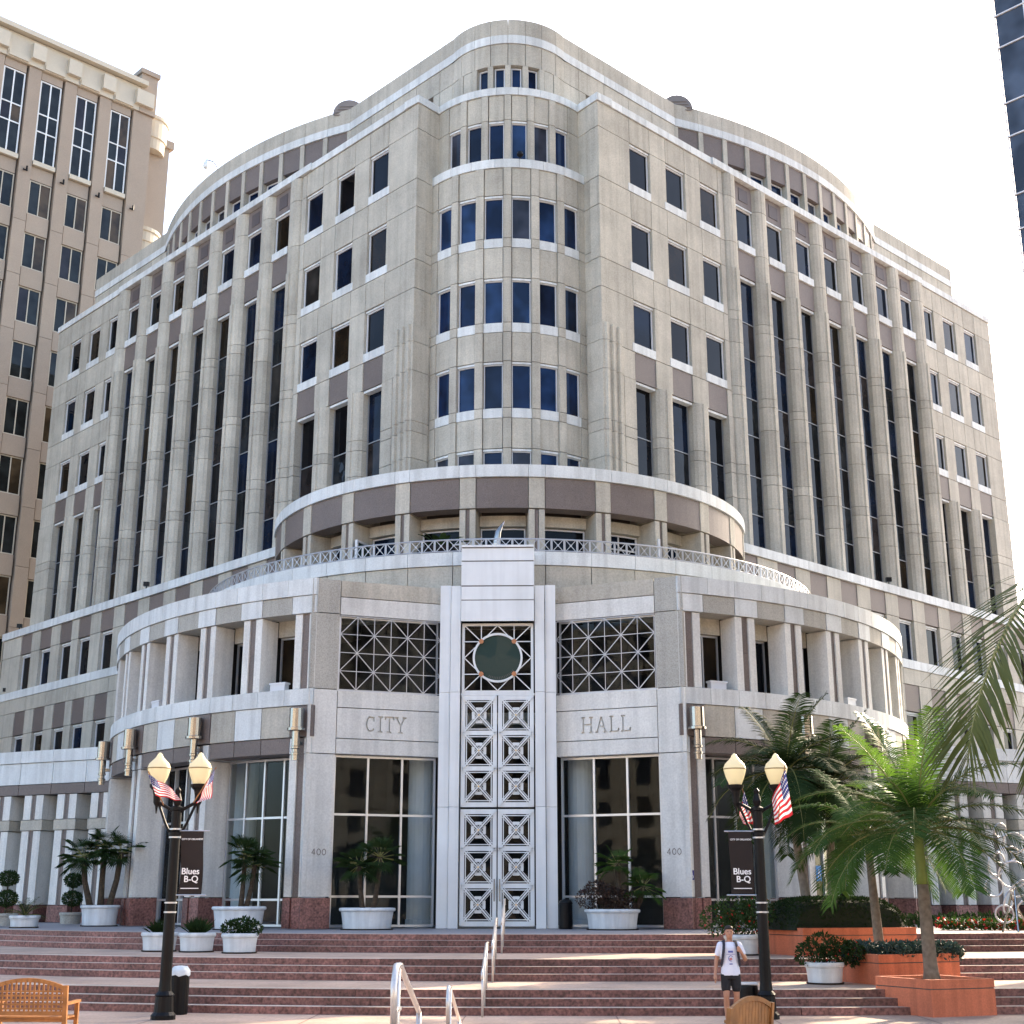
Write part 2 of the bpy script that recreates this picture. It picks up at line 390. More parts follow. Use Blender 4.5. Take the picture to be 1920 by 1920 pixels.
    for t in TC:
        u0, u1 = t * R2 - HW, t * R2 + HW
        piece('spandrel_panel', 'granite_mauve', CH, F, u0, u1, -.6, -.1, 33.35, 34.8)
        piece('sill', 'stone_white', CH, F, u0 + .01, u1 - .01, -.55, .0, 34.8, 35.25)
        window(CH, F, u0 + .02, u1 - .02, -.32, 35.25, 37.32)
        piece('window_head', 'stone_white', CH, F, u0 + .02, u1 - .02, -.3, -.12, 37.33, 37.44, j=.004)
        piece('spandrel_panel', 'granite_mauve', CH, F, u0, u1, -.5, -.12, 37.45, 38.78)
        piece('inset_panel', 'granite_deep', CH, F, u0 + .36, u1 - .36, -.2, -.095, 37.75, 38.5, j=0)
        window(CH, F, u0 + .02, u1 - .02, -.42, 18.25, 33.3, tran=(20.6, 22.6, 24.75, 26.75, 28.9, 30.9), spand=(1, 3, 5), fm='mullion', fw=.04)
        piece('window_head', 'stone_white', CH, F, u0 + .01, u1 - .01, -.5, -.16, 33.2, 33.34, j=.004)
    # coping of the main wall
    n = 22
    for i in range(n):
        u0 = uIn0 + (uOut1 + .05 - uIn0) * i / n; u1 = uIn0 + (uOut1 + .05 - uIn0) * (i + 1) / n
        col = uIn1 - .3 < (u0 + u1) / 2 < uOut0 + .3
        piece('coping_block', 'stone_white', CH, F, u0, u1, -1.2, .16 if col else .07, 38.8, 39.2, j=.014)
    # ledge and lower wall, standing 1.3 m proud
    lw = 1.3
    LB = [t * R2 for t in TO + TC + TI[1:]]; LB.sort()
    uend = 31.3 * R2
    MB().box(F, 12, uend - .02, -1.0, lw - .55, 1.35, 18.1).build('core_wall', 'core_dark', CH)
    n = 21
    for i in range(n):
        u0 = 9 + (uend + .1 - 9) * i / n; u1 = 9 + (uend + .1 - 9) * (i + 1) / n
        piece('cornice_block', 'stone_white', CH, F, u0, u1, -1.0, lw + .1, 17.78, 18.24, j=.014)
    prev = None
    for i, uc in enumerate(LB):
        u0, u1 = uc - .72, uc + .72
        nxt = LB[i + 1] - .72 if i + 1 < len(LB) else uend
        if i == 0:
            prev = u0 - 1.2
        for zh, zt, zb, zs in ((16.6, 17.77, 14.42, 13.95), (11.7, 13.1, 9.3, 8.8)):
            piece('spandrel_panel', 'granite_mauve', CH, F, u0, u1, lw - .4, lw - .03, zh, zt)
            piece('window_head', 'stone_white', CH, F, u0 + .02, u1 - .02, lw - .3, lw - .14, zh - .13, zh - .02, j=.004)
            window(CH, F, u0 + .02, u1 - .02, lw - .3, zb, zh - .14)
            piece('wall_panel', 'stone', CH, F, u1, nxt, lw - .45, lw, zb, zh)
            piece('wall_panel', 'stone', CH, F, u1, nxt, lw - .45, lw + .003, zh, zt)
            piece('sill', 'stone_white', CH, F, u0 - .3, nxt - .3 if i + 1 < len(LB) else uend, lw - .45, lw + .04, zs, zb, j=.01)
        piece('wall_panel', 'stone', CH, F, u0, nxt, lw - .45, lw - .003, 13.1, 13.95)
    MB().box(F, 20, uend - .03, lw - .6, lw - .05, 1.4, 8.8).build('base_wall', 'stone', CH)
    # attic storey: straight runs and the bow over the colonnade
    aw = -2.3; ZA = [38.9, 40.95, 42.15, 42.62, 43.5]
    def attic_run(Fa, u0, u1, n, wbase, wins=(), nu=1, dark=False, pier=.2):
        for i in range(n):
            a, c = u0 + (u1 - u0) * i / n, u0 + (u1 - u0) * (i + 1) / n
            piece('parapet_block', 'stone', CH, Fa, a, c, wbase - .5, wbase + .02, 42.62, 43.5, nu, j=.016)
            piece('band_block', 'stone_white', CH, Fa, a, c, wbase - .5, wbase + .05, 42.15, 42.62, nu, j=.016)
            if dark:
                p = (c - a) * pier
                piece('attic_pier', 'stone', CH, Fa, a, a + p, wbase - .45, wbase + .02, 38.9, 42.15)
                piece('attic_spandrel', 'granite_mauve', CH, Fa, a + p, c, wbase - .4, wbase - .05, 40.75, 42.15, nu)
                window(CH, Fa, a + p + Fa.ang(.03), c - Fa.ang(.03), wbase - .4, 38.95, 40.72, gm='bay_glass')
            elif i in wins:
                piece('attic_panel', 'stone', CH, Fa, a, c, wbase - .45, wbase, 40.95, 42.15)
                window(CH, Fa, a + .5, c - .3, wbase - .35, 38.95, 40.9, gm='bay_glass')
                piece('attic_panel', 'stone', CH, Fa, a, a + .5, wbase - .45, wbase, 38.9, 40.95); piece('attic_panel', 'stone', CH, Fa, c - .3, c, wbase - .45, wbase, 38.9, 40.95)
            else:
                piece('attic_panel', 'stone', CH, Fa, a, c, wbase - .45, wbase, 40.95, 42.15); piece('attic_panel', 'stone', CH, Fa, a, c, wbase - .45, wbase, 38.9, 40.95)
    attic_run(F, 5.35, 14.6, 5, aw, wins=(1,))
    attic_run(F, 34.0, 43.7, 5, aw)
    bc = F(24.45, -.42 - 26.2, 0)
    base_ang = 45 * side
    class BowF(Cyl):
        def __call__(s, u, w, z): return Cyl.__call__(s, base_ang + side * u, w, z)
    B = BowF((bc[0], bc[1]), 26.2)
    attic_run(B, -22.2, 22.2, 13, 0, nu=3, dark=True)
    MB().box(B, -21.9, 21.9, -6, -.5, 38.75, 43.1, 16).build('core_wall', 'core_dark', CH)
    for sg, ua in ((-1, 34.0), (1, 14.6)): pass
    # wall return beside the round bay
    A = (side * 4.26, 56.56); Bp = (side * 2.7, 58.4); Fr = seg(A, Bp, (0, 50)); 
    zr = [17.5, 18.25, 21.0, 22.25, 22.75, 25.15, 26.55, 27.0, 29.2, 30.65, 31.1, 33.35, 34.8, 37.45, 38.8]
    for k in range(len(zr) - 1): piece('return_panel', 'stone', CH, Fr, .02, Fr.L, -.4, 0, zr[k], zr[k + 1])
    piece('coping_block', 'stone_white', CH, Fr, -.06, Fr.L - .3, -.9, .07, 38.8, 39.2, j=.01)
# ---- round corner bay
BC = (0, 60.3)
def bay(R, rows, zt, nwin=6, pitch=15.9, hw=5.5, top=True, gm='bay_glass', edge=60):
    Fb = Cyl(BC, R)
    cs = [(-(nwin - 1) / 2 + i) * pitch + .2 for i in range(nwin)]
    for r, (zh, zb, zs) in enumerate(rows):
        zup = zt if r == 0 else rows[r - 1][2]
        for i, c in enumerate(cs):
            piece('bay_panel', 'stone', CH, Fb, c - hw, c + hw, -.5, 0, zh, zup, 3)
            window(CH, Fb, c - hw + .15, c + hw - .15, -.2, zb, zh - .12, gm=gm, nu=3, fw=.035)
            piece('window_head', 'stone_white', CH, Fb, c - hw + .1, c + hw - .1, -.18, -.03, zh - .115, zh - .015, 3, j=.004)
            piece('sill', 'stone_white', CH, Fb, c - hw, c + hw, -.45, .02, zs, zb, 3, j=.01)
        for i in range(nwin + 1):
            a = -edge if i == 0 else cs[i - 1] + hw; e = cs[i] - hw if i < nwin else edge
            piece('bay_pier', 'stone', CH, Fb, a, e, -.5, .07 if 0 < i < nwin else .03, zb, zh, 2)
            piece('bay_pier', 'stone', CH, Fb, a, e, -.5, .072 if 0 < i < nwin else .032, zh, zup, 2)
            piece('bay_pier', 'stone', CH, Fb, a, e, -.5, .071 if 0 < i < nwin else .031, zs, zb, 2)
bay(4.6, [(33.35, 31.15, 30.7), (29.2, 27.0, 26.55), (25.15, 22.95, 22.5), (21.1, 18.9, 18.0)], 34.75)
bay(4.25, [(37.45, 35.35, 34.95)], 38.8, pitch=14.6, hw=5.0)
for i in range(9):
    piece('band_block', 'stone_white', CH, Cyl(BC, 4.6), -63 + 14 * i, -49 + 14 * i, -.9, .06, 34.75, 35.2, 3, j=.014)
    piece('coping_block', 'stone_white', CH, Cyl(BC, 4.25), -63 + 14 * i, -49 + 14 * i, -.9, .08, 38.8, 39.2, 3, j=.014)
bay_at = Cyl((0, 60.05), 3.25)
for i in range(8):
    a, e = -60 + 15 * i, -45 + 15 * i
    piece('parapet_block', 'stone', CH, bay_at, a, e, -.5, .02, 42.62, 43.5, 3, j=.016)
    piece('band_block', 'stone_white', CH, bay_at, a, e, -.5, .05, 42.15, 42.62, 3, j=.016)
    piece('attic_panel', 'stone', CH, bay_at, a, e, -.45, 0, 40.95, 42.15, 3)
    piece('attic_panel', 'stone', CH, bay_at, a - 2.6, a + 2.6, -.45, .03, 38.9, 40.95, 2)
    if 2 <= i <= 5: window(CH, bay_at, a + 2.9, e - 2.9, -.3, 38.95, 40.9, gm='bay_glass', nu=3)
    else: piece('attic_panel', 'stone', CH, bay_at, a + 2.6, e - 2.6, -.45, .0, 38.9, 40.95, 2)
b = MB(); b.lathe((0, 60.3, 0), [(3.95, 14), (3.95, 34.7)], 32); b.lathe((0, 60.3, 0), [(3.6, 34.7), (3.6, 38.9)], 32); b.lathe((0, 60.05, 0), [(2.7, 38.9), (2.7, 43.1)], 32)
b.build('core_wall', 'core_dark', CH)
b = MB(); b.add([(-24, 83, 43.0), (0, 58.5, 43.0), (24, 83, 43.0), (0, 100, 43.0)], [(0, 1, 2, 3)]); b.add([(-26, 86, 38.7), (-3.2, 59.0, 38.7), (3.2, 59.0, 38.7), (26, 86, 38.7), (0, 108, 38.7)], [(0, 1, 2, 3, 4)])
b.build('flat_roof', 'core_dark', CH)
# rooftop vents, bulging behind the parapet
for side in (-1, 1):
    F = wingF(side); b = MB(); prof = [(math.cos(rad(180 - 180 * k / 12)) * .85, math.sin(rad(180 - 180 * k / 12)) * .85) for k in range(13)]
    c = F(15.0, -2.4, 0)
    vs = []; 
    for dy in (0, 1.6): vs += [(c[0] + x, c[1] + dy, 43.4 + z) for x, z in prof]
    fs = [(i, i + 1, 14 + i, 13 + i) for i in range(12)] + [tuple(range(13)), tuple(range(25, 12, -1))]
    b.add(vs, b.fix(vs, fs))
    for k in range(4): b.bar((c[0] - .8 + k * .1, c[1] - .02, 43.3 + k * .18), (c[0] + .8 - k * .1, c[1] - .02, 43.3 + k * .18), .05)
    b.build('roof_vent', 'louvre', CH)
# security camera on its bent arm above the left bow
c = Vector((-17.6, 71.0, 43.5))
b = MB(); b.tube([c, c + Vector((-.05, 0, .5)), c + Vector((-.3, -.05, .85)), c + Vector((-.7, -.1, .95))], .035, 6)
sc_ = b.build('camera_arm', 'steel', CH)
MB().lathe(tuple(c + Vector((-.7, -.1, .35))), [(.02, -.02), (.14, .05), (.17, .2), (.12, .42), (.04, .58)], 12).build('camera_dome', 'pot_white', sc_, smooth=True)
# ---- upper drum at terrace level
DC = (0, 60.4)
U = Cyl(DC, 10.6)
PA = [7.2 + 14.4 * k for k in range(6)]; PA = sorted([-p for p in PA] + PA)
for i, p in enumerate(PA):
    piece('drum_pier', 'stone', CH, U, p - 1.75, p + 1.75, -1.6, .03, 16.68, 17.92, 2)
    piece('drum_pier', 'stone', CH, U, p - 1.75, p - .35, -1.5, .0, 13.2, 16.66); piece('drum_pier', 'stone', CH, U, p + .35, p + 1.75, -1.5, .0, 13.2, 16.66)
    piece('drum_strip', 'granite_mauve', CH, U, p - .35, p + .35, -1.4, -.06, 13.2, 16.66, j=.01)
    piece('coping_block', 'stone_white', CH, U, p - 1.75, p + 1.75, -.7, .1, 17.92, 18.42, 2, j=.014)
    if i + 1 < len(PA):
        q = PA[i + 1]
        piece('coping_block', 'stone_white', CH, U, p + 1.75, q - 1.75, -.7, .1, 17.92, 18.42, 5, j=.014)
        piece('drum_spandrel', 'granite_mauve', CH, U, p + 1.75, q - 1.75, -.7, -.0, 16.68, 17.92, 5)
        piece('drum_lintel', 'stone', CH, U, p + 1.75, q - 1.75, -1.45, -.95, 16.2, 16.66, 5)
        window(CH, U, p + 1.9, q - 1.9, -1.25, 13.2, 16.18, mull=1 if i in (2, 4, 7, 9) else 0, gm='window_glass', nu=4, tran=(15.6,) if i in (2, 4, 7, 9) else ())
MB().box(U, -85, 85, -9, -1.6, 13.0, 17.6, 40).build('core_wall', 'core_dark', CH)
b = MB(); b.lathe((0, 60.4, 0), [(10.3, 17.75), (10.3, 17.9)], 64); b.build('drum_roof', 'stone_grey', CH)
b = MB(); b.lathe((0, 60.4, 0), [(13.2, 12.95), (13.2, 13.2)], 64); b.build('terrace_deck', 'stone_grey', CH)
# open door leaf on the terrace, both sides
for a, aa in ((-34.6, -31.5), (33.0, 36.4)):
    A = U(a if a < 0 else aa, -1.1, 0); Bq = U(a + 1.5 if a < 0 else aa - 1.2, .1, 0)
    Fd = seg(A[:2], Bq[:2], (0, 0)); window(CH, Fd, 0, Fd.L, 0, 13.25, 15.9, gm='disc_glass', fw=.08)
# ---- terrace parapet
PR = Cyl(DC, 13.6)
for i in range(24):
    a, e = -84 + 7 * i, -77 + 7 * i
    piece('parapet_block', 'stone_white', CH, PR, a, e, -.5, .06, 13.7, 14.2, 3, j=.014)
    piece('parapet_panel', 'stone', CH, PR, a, e, -.45, 0, 11.8, 13.7, 3)
# ---- entrance drum
D = Cyl(DC, 16.9)
[MB().box(D, a, e, -3.6, -.9, 12.3, 12.55, 24).build('drum_roof', 'stone_grey', CH) for a, e in ((-88, -21), (21, 88))]
MB().box(D, -21, 21, -3.6, -2.6, 12.3, 12.5, 20).build('drum_roof', 'stone_grey', CH)
def sconce(c, nrm):
    s = MB(); s.lathe((c[0], c[1], 6.62), [(.12, 0), (.12, .16), (.15, .17), (.15, .24), (.11, .26), (.11, .36), (.15, .38), (.15, .44), (.13, .46), (.13, .95)], 14)
    o = s.build('wall_light', 'steel', CH, smooth=False)
    MB().lathe((c[0], c[1], 6.62), [(.3, .96), (.3, 1.04), (.24, 1.06), (.24, 1.68), (.22, 1.7), (.22, 1.62)], 16).build('shade', 'steel', o)
    MB().bar((c[0], c[1], 7.2), (c[0] - nrm[0] * .3, c[1] - nrm[1] * .3, 7.2), .12).build('bracket', 'steel', o)
for side in (-1, 1):
    class DF(Cyl):
        def __call__(s, u, w, z): return Cyl.__call__(s, side * u, w, z)
    G = DF(DC, 16.9); h1 = 1.47
    for k in range(9):
        t = 22.4 + 7.6 * k
        # upper pair of pilasters with a mauve strip between
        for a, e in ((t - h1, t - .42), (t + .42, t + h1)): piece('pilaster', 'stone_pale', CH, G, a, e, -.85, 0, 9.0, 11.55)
        piece('pilaster_strip', 'granite_mauve', CH, G, t - .42, t + .42, -.7, -.05, 9.0, 10.3, j=.008); piece('pilaster_strip', 'granite_mauve', CH, G, t - .42, t + .42, -.7, -.05, 10.3, 11.55, j=.008)
        # frieze and coping
        piece('frieze_block', 'stone_white', CH, G, t - h1, t + h1 + .35, -.8, .06, 11.55, 12.17, 3)
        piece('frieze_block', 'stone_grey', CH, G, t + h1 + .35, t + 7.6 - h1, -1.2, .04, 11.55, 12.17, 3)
        piece('coping_block', 'stone_white', CH, G, t - h1, t + 3.9 - h1, -.9, .1, 12.17, 12.75, 2, j=.014); piece('coping_block', 'stone_white', CH, G, t + 3.9 - h1, t + 7.6 - h1, -.9, .1, 12.17, 12.75, 2, j=.014)
        # recessed wall and its window
        a, e = t + h1, t + 7.6 - h1
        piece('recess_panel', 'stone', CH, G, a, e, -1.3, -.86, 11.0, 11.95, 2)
        window(CH, G, a + .05, e - .05, -1.1, 9.02, 11.0, mull=1, fm='aluminium', nu=2)
        # band under the pilasters
        piece('band_block', 'stone_white', CH, G, t - h1, t + 3.8 - h1, -1.6, .08, 8.45, 9.0, 2, j=.014); piece('band_block', 'stone_white', CH, G, t + 3.8 - h1, t + 7.6 - h1, -1.6, .08, 8.45, 9.0, 2, j=.014)
    for k in range(5):
        t = 22.4 + 15.2 * k
        piece('frieze_panel', 'granite_mauve', CH, G, t - h1 - .15, t + h1, -.7, .05, 7.4, 8.45, 2)
        a = t + h1; wd = (15.2 - 2 * h1 - .15) / 3
        for q, m in enumerate(('stone', 'stone_white', 'stone')):
            piece('frieze_panel', m, CH, G, a + wd * q, a + wd * (q + 1), -.7, .03, 7.4, 8.45, 3)
            piece('lintel_block', 'granite_mauve', CH, G, a + wd * q, a + wd * (q + 1), -.8, .0, 6.87, 7.4, 3)
        for x, y in ((t - h1, t - .42), (t + .42, t + h1)):
            piece('pillar_block', 'stone_white', CH, G, x, y, -1.3, .02, 6.85, 7.38); piece('pillar_block', 'stone_pale', CH, G, x, y, -1.3, .0, 2.32, 6.85)
            piece('pillar_base', 'granite_red', CH, G, x, y, -1.35, .05, 1.35, 2.32)
        piece('pillar_strip', 'granite_mauve', CH, G, t - .42, t + .42, -.8, -.06, 4.6, 7.38, j=.008); piece('pillar_strip', 'granite_mauve', CH, G, t - .42, t + .42, -.8, -.06, 2.32, 4.6, j=.008)
        piece('pillar_base', 'granite_red', CH, G, t - .42, t + .42, -.8, 0, 1.35, 2.32)
        sp = G(t, .32, 0); nn = G(t, 1.32, 0); sconce(sp, (nn[0] - sp[0], nn[1] - sp[1]))
        if k < 4: window(CH, G, t + h1 + .05, t + 15.2 - h1 - .05, -1.05, 1.4, 6.86, mull=3, tran=(2.25, 4.9), gm='lobby_glass', fm='aluminium', fw=.07, nu=2)
    # corner pier between drum and entrance wall
    A, Bq = (side * 6.12, 44.62), (side * 5.32, 44.97); Fp = seg(A, Bq, (0, 0))
    for z0, z1, m in ((11.57, 12.75, 'stone_grey'), (9.0, 11.57, 'stone_grey'), (6.87, 9.0, 'stone_pale'), (2.32, 6.87, 'stone_pale'), (1.35, 2.32, 'granite_red')):
        piece('corner_block', m, CH, Fp, -.12, Fp.L, -1.4, .02 if z0 > 1.4 else .05, z0, z1)
    # entrance wall running in to the portal
    A, Bq = (side * 5.32, 44.97), (side * 1.98, 46.3); W = seg(A, Bq, (0, 0))
    for z0, z1 in ((12.17, 12.75), (11.55, 12.17), (8.41, 8.98), (6.88, 7.39)):
        piece('entrance_panel', 'stone' if z0 > 12 else 'stone_pale', CH, W, 0, W.L, -.6, 0 if z0 > 12 else .003, z0, z1)
    # lettered panel, letters cut into the stone
    pan = piece('lettered_panel', 'stone_pale', CH, W, 0, W.L, -.6, .002, 7.39, 8.41)
    strokes = {'C': [((.5, .82), (.38, .95), (.2, .97), (.06, .8), (0, .5), (.06, .2), (.2, .03), (.38, .05), (.5, .18)), ((.5, .97), (.5, .72))],
        'I': [((.1, 0), (.1, 1)), ((-.03, 0), (.23, 0)), ((-.03, 1), (.23, 1))], 'T': [((.28, 0), (.28, 1)), ((0, 1), (.56, 1)), ((.15, 0), (.41, 0)), ((0, 1), (-.02, .85)), ((.56, 1), (.58, .85))],
        'Y': [((.28, 0), (.28, .45), (0, 1)), ((.28, .45), (.56, 1)), ((.15, 0), (.41, 0)), ((-.1, 1), (.12, 1)), ((.44, 1), (.66, 1))],
        'H': [((0, 0), (0, 1)), ((.56, 0), (.56, 1)), ((0, .52), (.56, .52)), ((-.12, 0), (.12, 0)), ((-.12, 1), (.12, 1)), ((.44, 0), (.68, 0)), ((.44, 1), (.68, 1))],
        'A': [((0, 0), (.3, 1), (.6, 0)), ((.12, .36), (.48, .36)), ((-.1, 0), (.12, 0)), ((.48, 0), (.72, 0))],
        'L': [((0, 0), (0, 1)), ((0, 0), (.48, 0), (.5, .2)), ((-.12, 1), (.14, 1)), ((-.12, 0), (0, 0))]}
    word, xs = ('CITY', (0, .86, 1.3, 2.08)) if side < 0 else ('HALL', (0, .98, 2.0, 2.82))
    lh = .5; cut = MB(); start = 1.02 if side < 0 else .98
    for ch, x0 in zip(word, xs):
        for st in strokes[ch]:
            for p, q in zip(st, st[1:]):
                # frame u runs outward-in; reading direction is left to right
                def P(pt):
                    x = start + (x0 + pt[0]) * lh
                    u = x if side < 0 else W.L - x
                    return W(u, 0, 7.65 + pt[1] * lh)
                a3, b3 = Vector(P(p)), Vector(P(q)); t3 = (b3 - a3).normalized() * .012
                cut.bar(a3 - t3, b3 + t3, .055, .18, (W.n[0], W.n[1], 0))
    co = cut.build('letter_cutter', 'stone', CH)
    md = pan.modifiers.new('cut', 'BOOLEAN'); md.object = co; md.operation = 'DIFFERENCE'; md.solver = 'EXACT'; md.use_self = True
    bpy.context.view_layer.update()
    me = bpy.data.meshes.new_from_object(pan.evaluated_get(bpy.context.evaluated_depsgraph_get()))
    pan.modifiers.clear(); pan.data = me; bpy.data.objects.remove(co)
    # lattice window above
    lat = window(CH, W, .03, W.L - .04, -.35, 8.99, 11.54, gm='lobby_glass', fm='aluminium', fw=.05)
    b = MB(); nx, nz = 6, 4; uw = W.L - .07; zh = 2.5
    P = lambda i, k: W(.03 + uw * i / nx, .02, 9.01 + zh * k / nz)
    for i in range(nx + 1): b.bar(P(i, 0), P(i, nz), .022, .03)
    for k in range(nz + 1): b.bar(P(0, k), P(nx, k), .022, .03, (W.n[0], W.n[1], 0))
    b.build('lattice', 'rail_grey', lat)
    for i in range(nx):
        for k in range(nz):
            b = MB(); 
            if (i + k) % 2: b.bar(P(i, k), P(i + 1, k + 1), .026, .03, (W.n[0], W.n[1], 0))
            else: b.bar(P(i, k + 1), P(i + 1, k), .026, .03, (W.n[0], W.n[1], 0))
            b.build('lattice_brace', 'rail_grey', lat)
    # ground floor glazing under the lettering
    window(CH, W, .03, W.L - .04, -.4, 1.4, 6.87, mull=2, tran=(2.35, 4.95), gm='lobby_glass', fm='aluminium', fw=.07)
    # pylon of two white boxes beside the doors
    for x0, x1, y in ((1.62, 1.98, 45.75), (1.27, 1.6, 45.62)):
        for z0, z1 in ((1.35, 5.2), (5.2, 9.0), (9.0, 12.72 if x0 > 1.5 else 12.68)):
            MB().box(IDF, side * x0, side * x1, y, y + .9, z0 + .006, z1 - .006).build('pylon', 'white_paint', CH)
    # house number
# ---- portal
PF = Flat((0, 45.8), (1, 0), (0, -1))
for z0, z1 in ((11.4, 12.13), (12.15, 12.62), (12.65, 13.5), (13.53, 13.98), (14.0, 14.08)):
    MB().box(PF, -1.25, 1.25, -1.2, .35 if z0 < 14 else .42, z0, z1 - .012).build('portal_panel', 'white_paint', CH)
MB().box(PF, -1.24, 1.24, -1.1, .33, 11.4, 14.0).build('portal_core', 'core_dark', CH)
# medallion window
med = window(CH, PF, -1.22, 1.22, -.06, 8.98, 11.38, gm='lobby_glass', fm='white_paint', fw=.09)
b = MB(); cz = 10.18; r = .78; P = lambda x, z: PF(x, .06, cz + z)
q = .56
for sx in (-1, 1):
    for sz in (-1, 1):
        b.bar(P(sx * q, sz * q), P(sx * 1.14, sz * 1.12), .03); b.bar(P(sx * q, sz * q), P(sx * q, sz * 1.12), .03); b.bar(P(sx * q, sz * q), P(sx * 1.14, sz * q), .03)
        b.bar(P(sx * q, sz * q), P(0, sz * 1.12), .03); b.bar(P(sx * q, sz * q), P(sx * 1.14, 0), .03)
b.build('lattice', 'white_paint', med)
b = MB(); n = 48; vs = []; 
for k in range(n):
    a = 2 * math.pi * k / n
    for rr, y in ((r, 0), (r + .07, 0), (r + .07, .09), (r, .09)): vs.append(PF(rr * math.cos(a), .03 + y, cz + rr * math.sin(a)))
fs = [(k * 4 + j, k * 4 + (j + 1) % 4, ((k + 1) % n) * 4 + (j + 1) % 4, ((k + 1) % n) * 4 + j) for k in range(n) for j in range(4)]
b.add(vs, b.fix(vs, fs)); b.build('medallion_ring', 'white_paint', med)
b = MB(); vs = [PF(r * math.cos(2 * math.pi * k / n), y, cz + r * math.sin(2 * math.pi * k / n)) for y in (.04, .06) for k in range(n)]
b.add(vs, b.fix(vs, [tuple(range(n)), tuple(range(2 * n - 1, n - 1, -1))] + [(k, (k + 1) % n, n + (k + 1) % n, n + k) for k in range(n)])); b.build('medallion_disc', 'disc_glass', med)
b = MB()
for k in range(16):
    a = rad(-115 + k * 5); b.bar(PF((r - .05) * math.cos(a), .062, cz + (r - .05) * math.sin(a)), PF((r - .13) * math.cos(a), .062, cz + (r - .13) * math.sin(a)), .02, .006)
b.build('medallion_marks', 'core_dark', med)
for sx in (-1, 1):
    for sz in (-1, 1): MB().lathe((0, 0, 0), [(.075, 0), (.075, .05)], 16).build('medallion_stud', 'copper_disc', med) if False else MB().tube([PF(sx * q, .08, cz + sz * q), PF(sx * q, .14, cz + sz * q)], .08, 14).build('medallion_stud', 'copper_disc', med)
# door leaves: upper fixed pair and lower opening pair, three crossed panes each
for sx in (-1, 1):
    for z0, zt, nm in ((1.42, 5.13, 'door'), (5.2, 8.9, 'transom_panel')):
        u0, u1 = (.02, 1.22) if sx > 0 else (-1.22, -.02)
        b = MB(); st = .135; 
        ph = (zt - z0 - .16) / 3
        b.box(PF, u0, u0 + st, -.04, .06, z0, zt).box(PF, u1 - st, u1, -.04, .06, z0, zt)
        for k in range(4):
            zc = z0 + .08 + ph * k; b.box(PF, u0 + st, u1 - st, -.04, .06, zc - .075 if k else z0, zc + .075 if k < 3 else zt)
        dr = b.build(nm, 'white_paint', CH)
        for k in range(3):
            c0, c1 = u0 + st, u1 - st; zc0 = z0 + .08 + ph * k + .075; zc1 = z0 + .08 + ph * (k + 1) - .075
            MB().box(PF, c0 + .002, c1 - .002, -.02, 0, zc0 + .002, zc1 - .002).build('pane', 'lobby_glass', dr)
            b = MB(); X = lambda a, c, w=.05: PF(c0 + (c1 - c0) * a, w, zc0 + (zc1 - zc0) * c)
            for (a, c), (a2, c2) in (((-.12, -.12), (1.12, 1.12)), ((-.12, 1.12), (1.12, -.12))): b.bar(X(a, c, .1), X(a2, c2, .1), .05, .035)
            for d in (.09,):
                b.bar(X(d, 0), X(1, 1 - d), .022); b.bar(X(0, d), X(1 - d, 1), .022); b.bar(X(d, 1), X(1, d), .022); b.bar(X(0, 1 - d), X(1 - d, 0), .022)
            for d in (.05,):
                b.bar(X(d, d), X(1 - d, d), .03); b.bar(X(d, 1 - d), X(1 - d, 1 - d), .03); b.bar(X(d, d), X(d, 1 - d), .03); b.bar(X(1 - d, d), X(1 - d, 1 - d), .03)
            b.build('cross_bars', 'white_paint', dr)
            b = MB()
            for d, wd in ((.29, .1),):
                b.bar(X(.38, d, .02), X(.62, d, .02), wd, .02); b.bar(X(.38, 1 - d, .02), X(.62, 1 - d, .02), wd, .02)
                b.bar(X(d, .38, .021), X(d, .62, .021), wd, .02); b.bar(X(1 - d, .38, .021), X(1 - d, .62, .021), wd, .02)
            b.build('inner_square', 'white_paint', dr)
            MB().tube([X(.5, .5, .1), X(.5, .5, .14)], .026, 8).build('boss', 'brass', dr)
        if nm == 'door': MB().tube([PF(sx * .09, .12, 2.2), PF(sx * .09, .12, 2.9)], .018, 6).build('handle', 'steel', dr)
MB().box(PF, -1.27, 1.27, -.05, .12, 1.34, 1.4).build('threshold', 'core_dark', CH)
MB().box(PF, -1.25, 1.25, -.05, .05, 8.91, 8.975).build('transom_rail', 'white_paint', CH)
# ---- lobby
for a, e, wf in ((-85, -23, -1.6), (-23, 23, -2.9), (23, 85, -1.6)): MB().box(Cyl(DC, 16.9), a, e, -12.5, wf, 8.0, 8.4, 20).build('lobby_ceiling', 'stone_grey', CH)
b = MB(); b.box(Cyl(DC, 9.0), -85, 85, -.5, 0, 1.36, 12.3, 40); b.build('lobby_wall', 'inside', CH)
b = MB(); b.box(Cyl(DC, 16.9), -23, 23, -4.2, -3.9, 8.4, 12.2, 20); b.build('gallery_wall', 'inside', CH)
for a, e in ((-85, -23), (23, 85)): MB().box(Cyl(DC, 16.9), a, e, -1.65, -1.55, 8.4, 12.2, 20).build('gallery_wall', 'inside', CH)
for x, y in ((-2.7, 47.5), (2.8, 47.5), (-6.6, 49.3), (6.7, 49.3), (-9.6, 51.3), (9.6, 51.3)):
    MB().lathe((x, y, 1.36), [(.46, 0), (.46, .25), (.43, .27), (.43, 6.64)], 20).build('lobby_column', 'white_paint', CH, smooth=False)
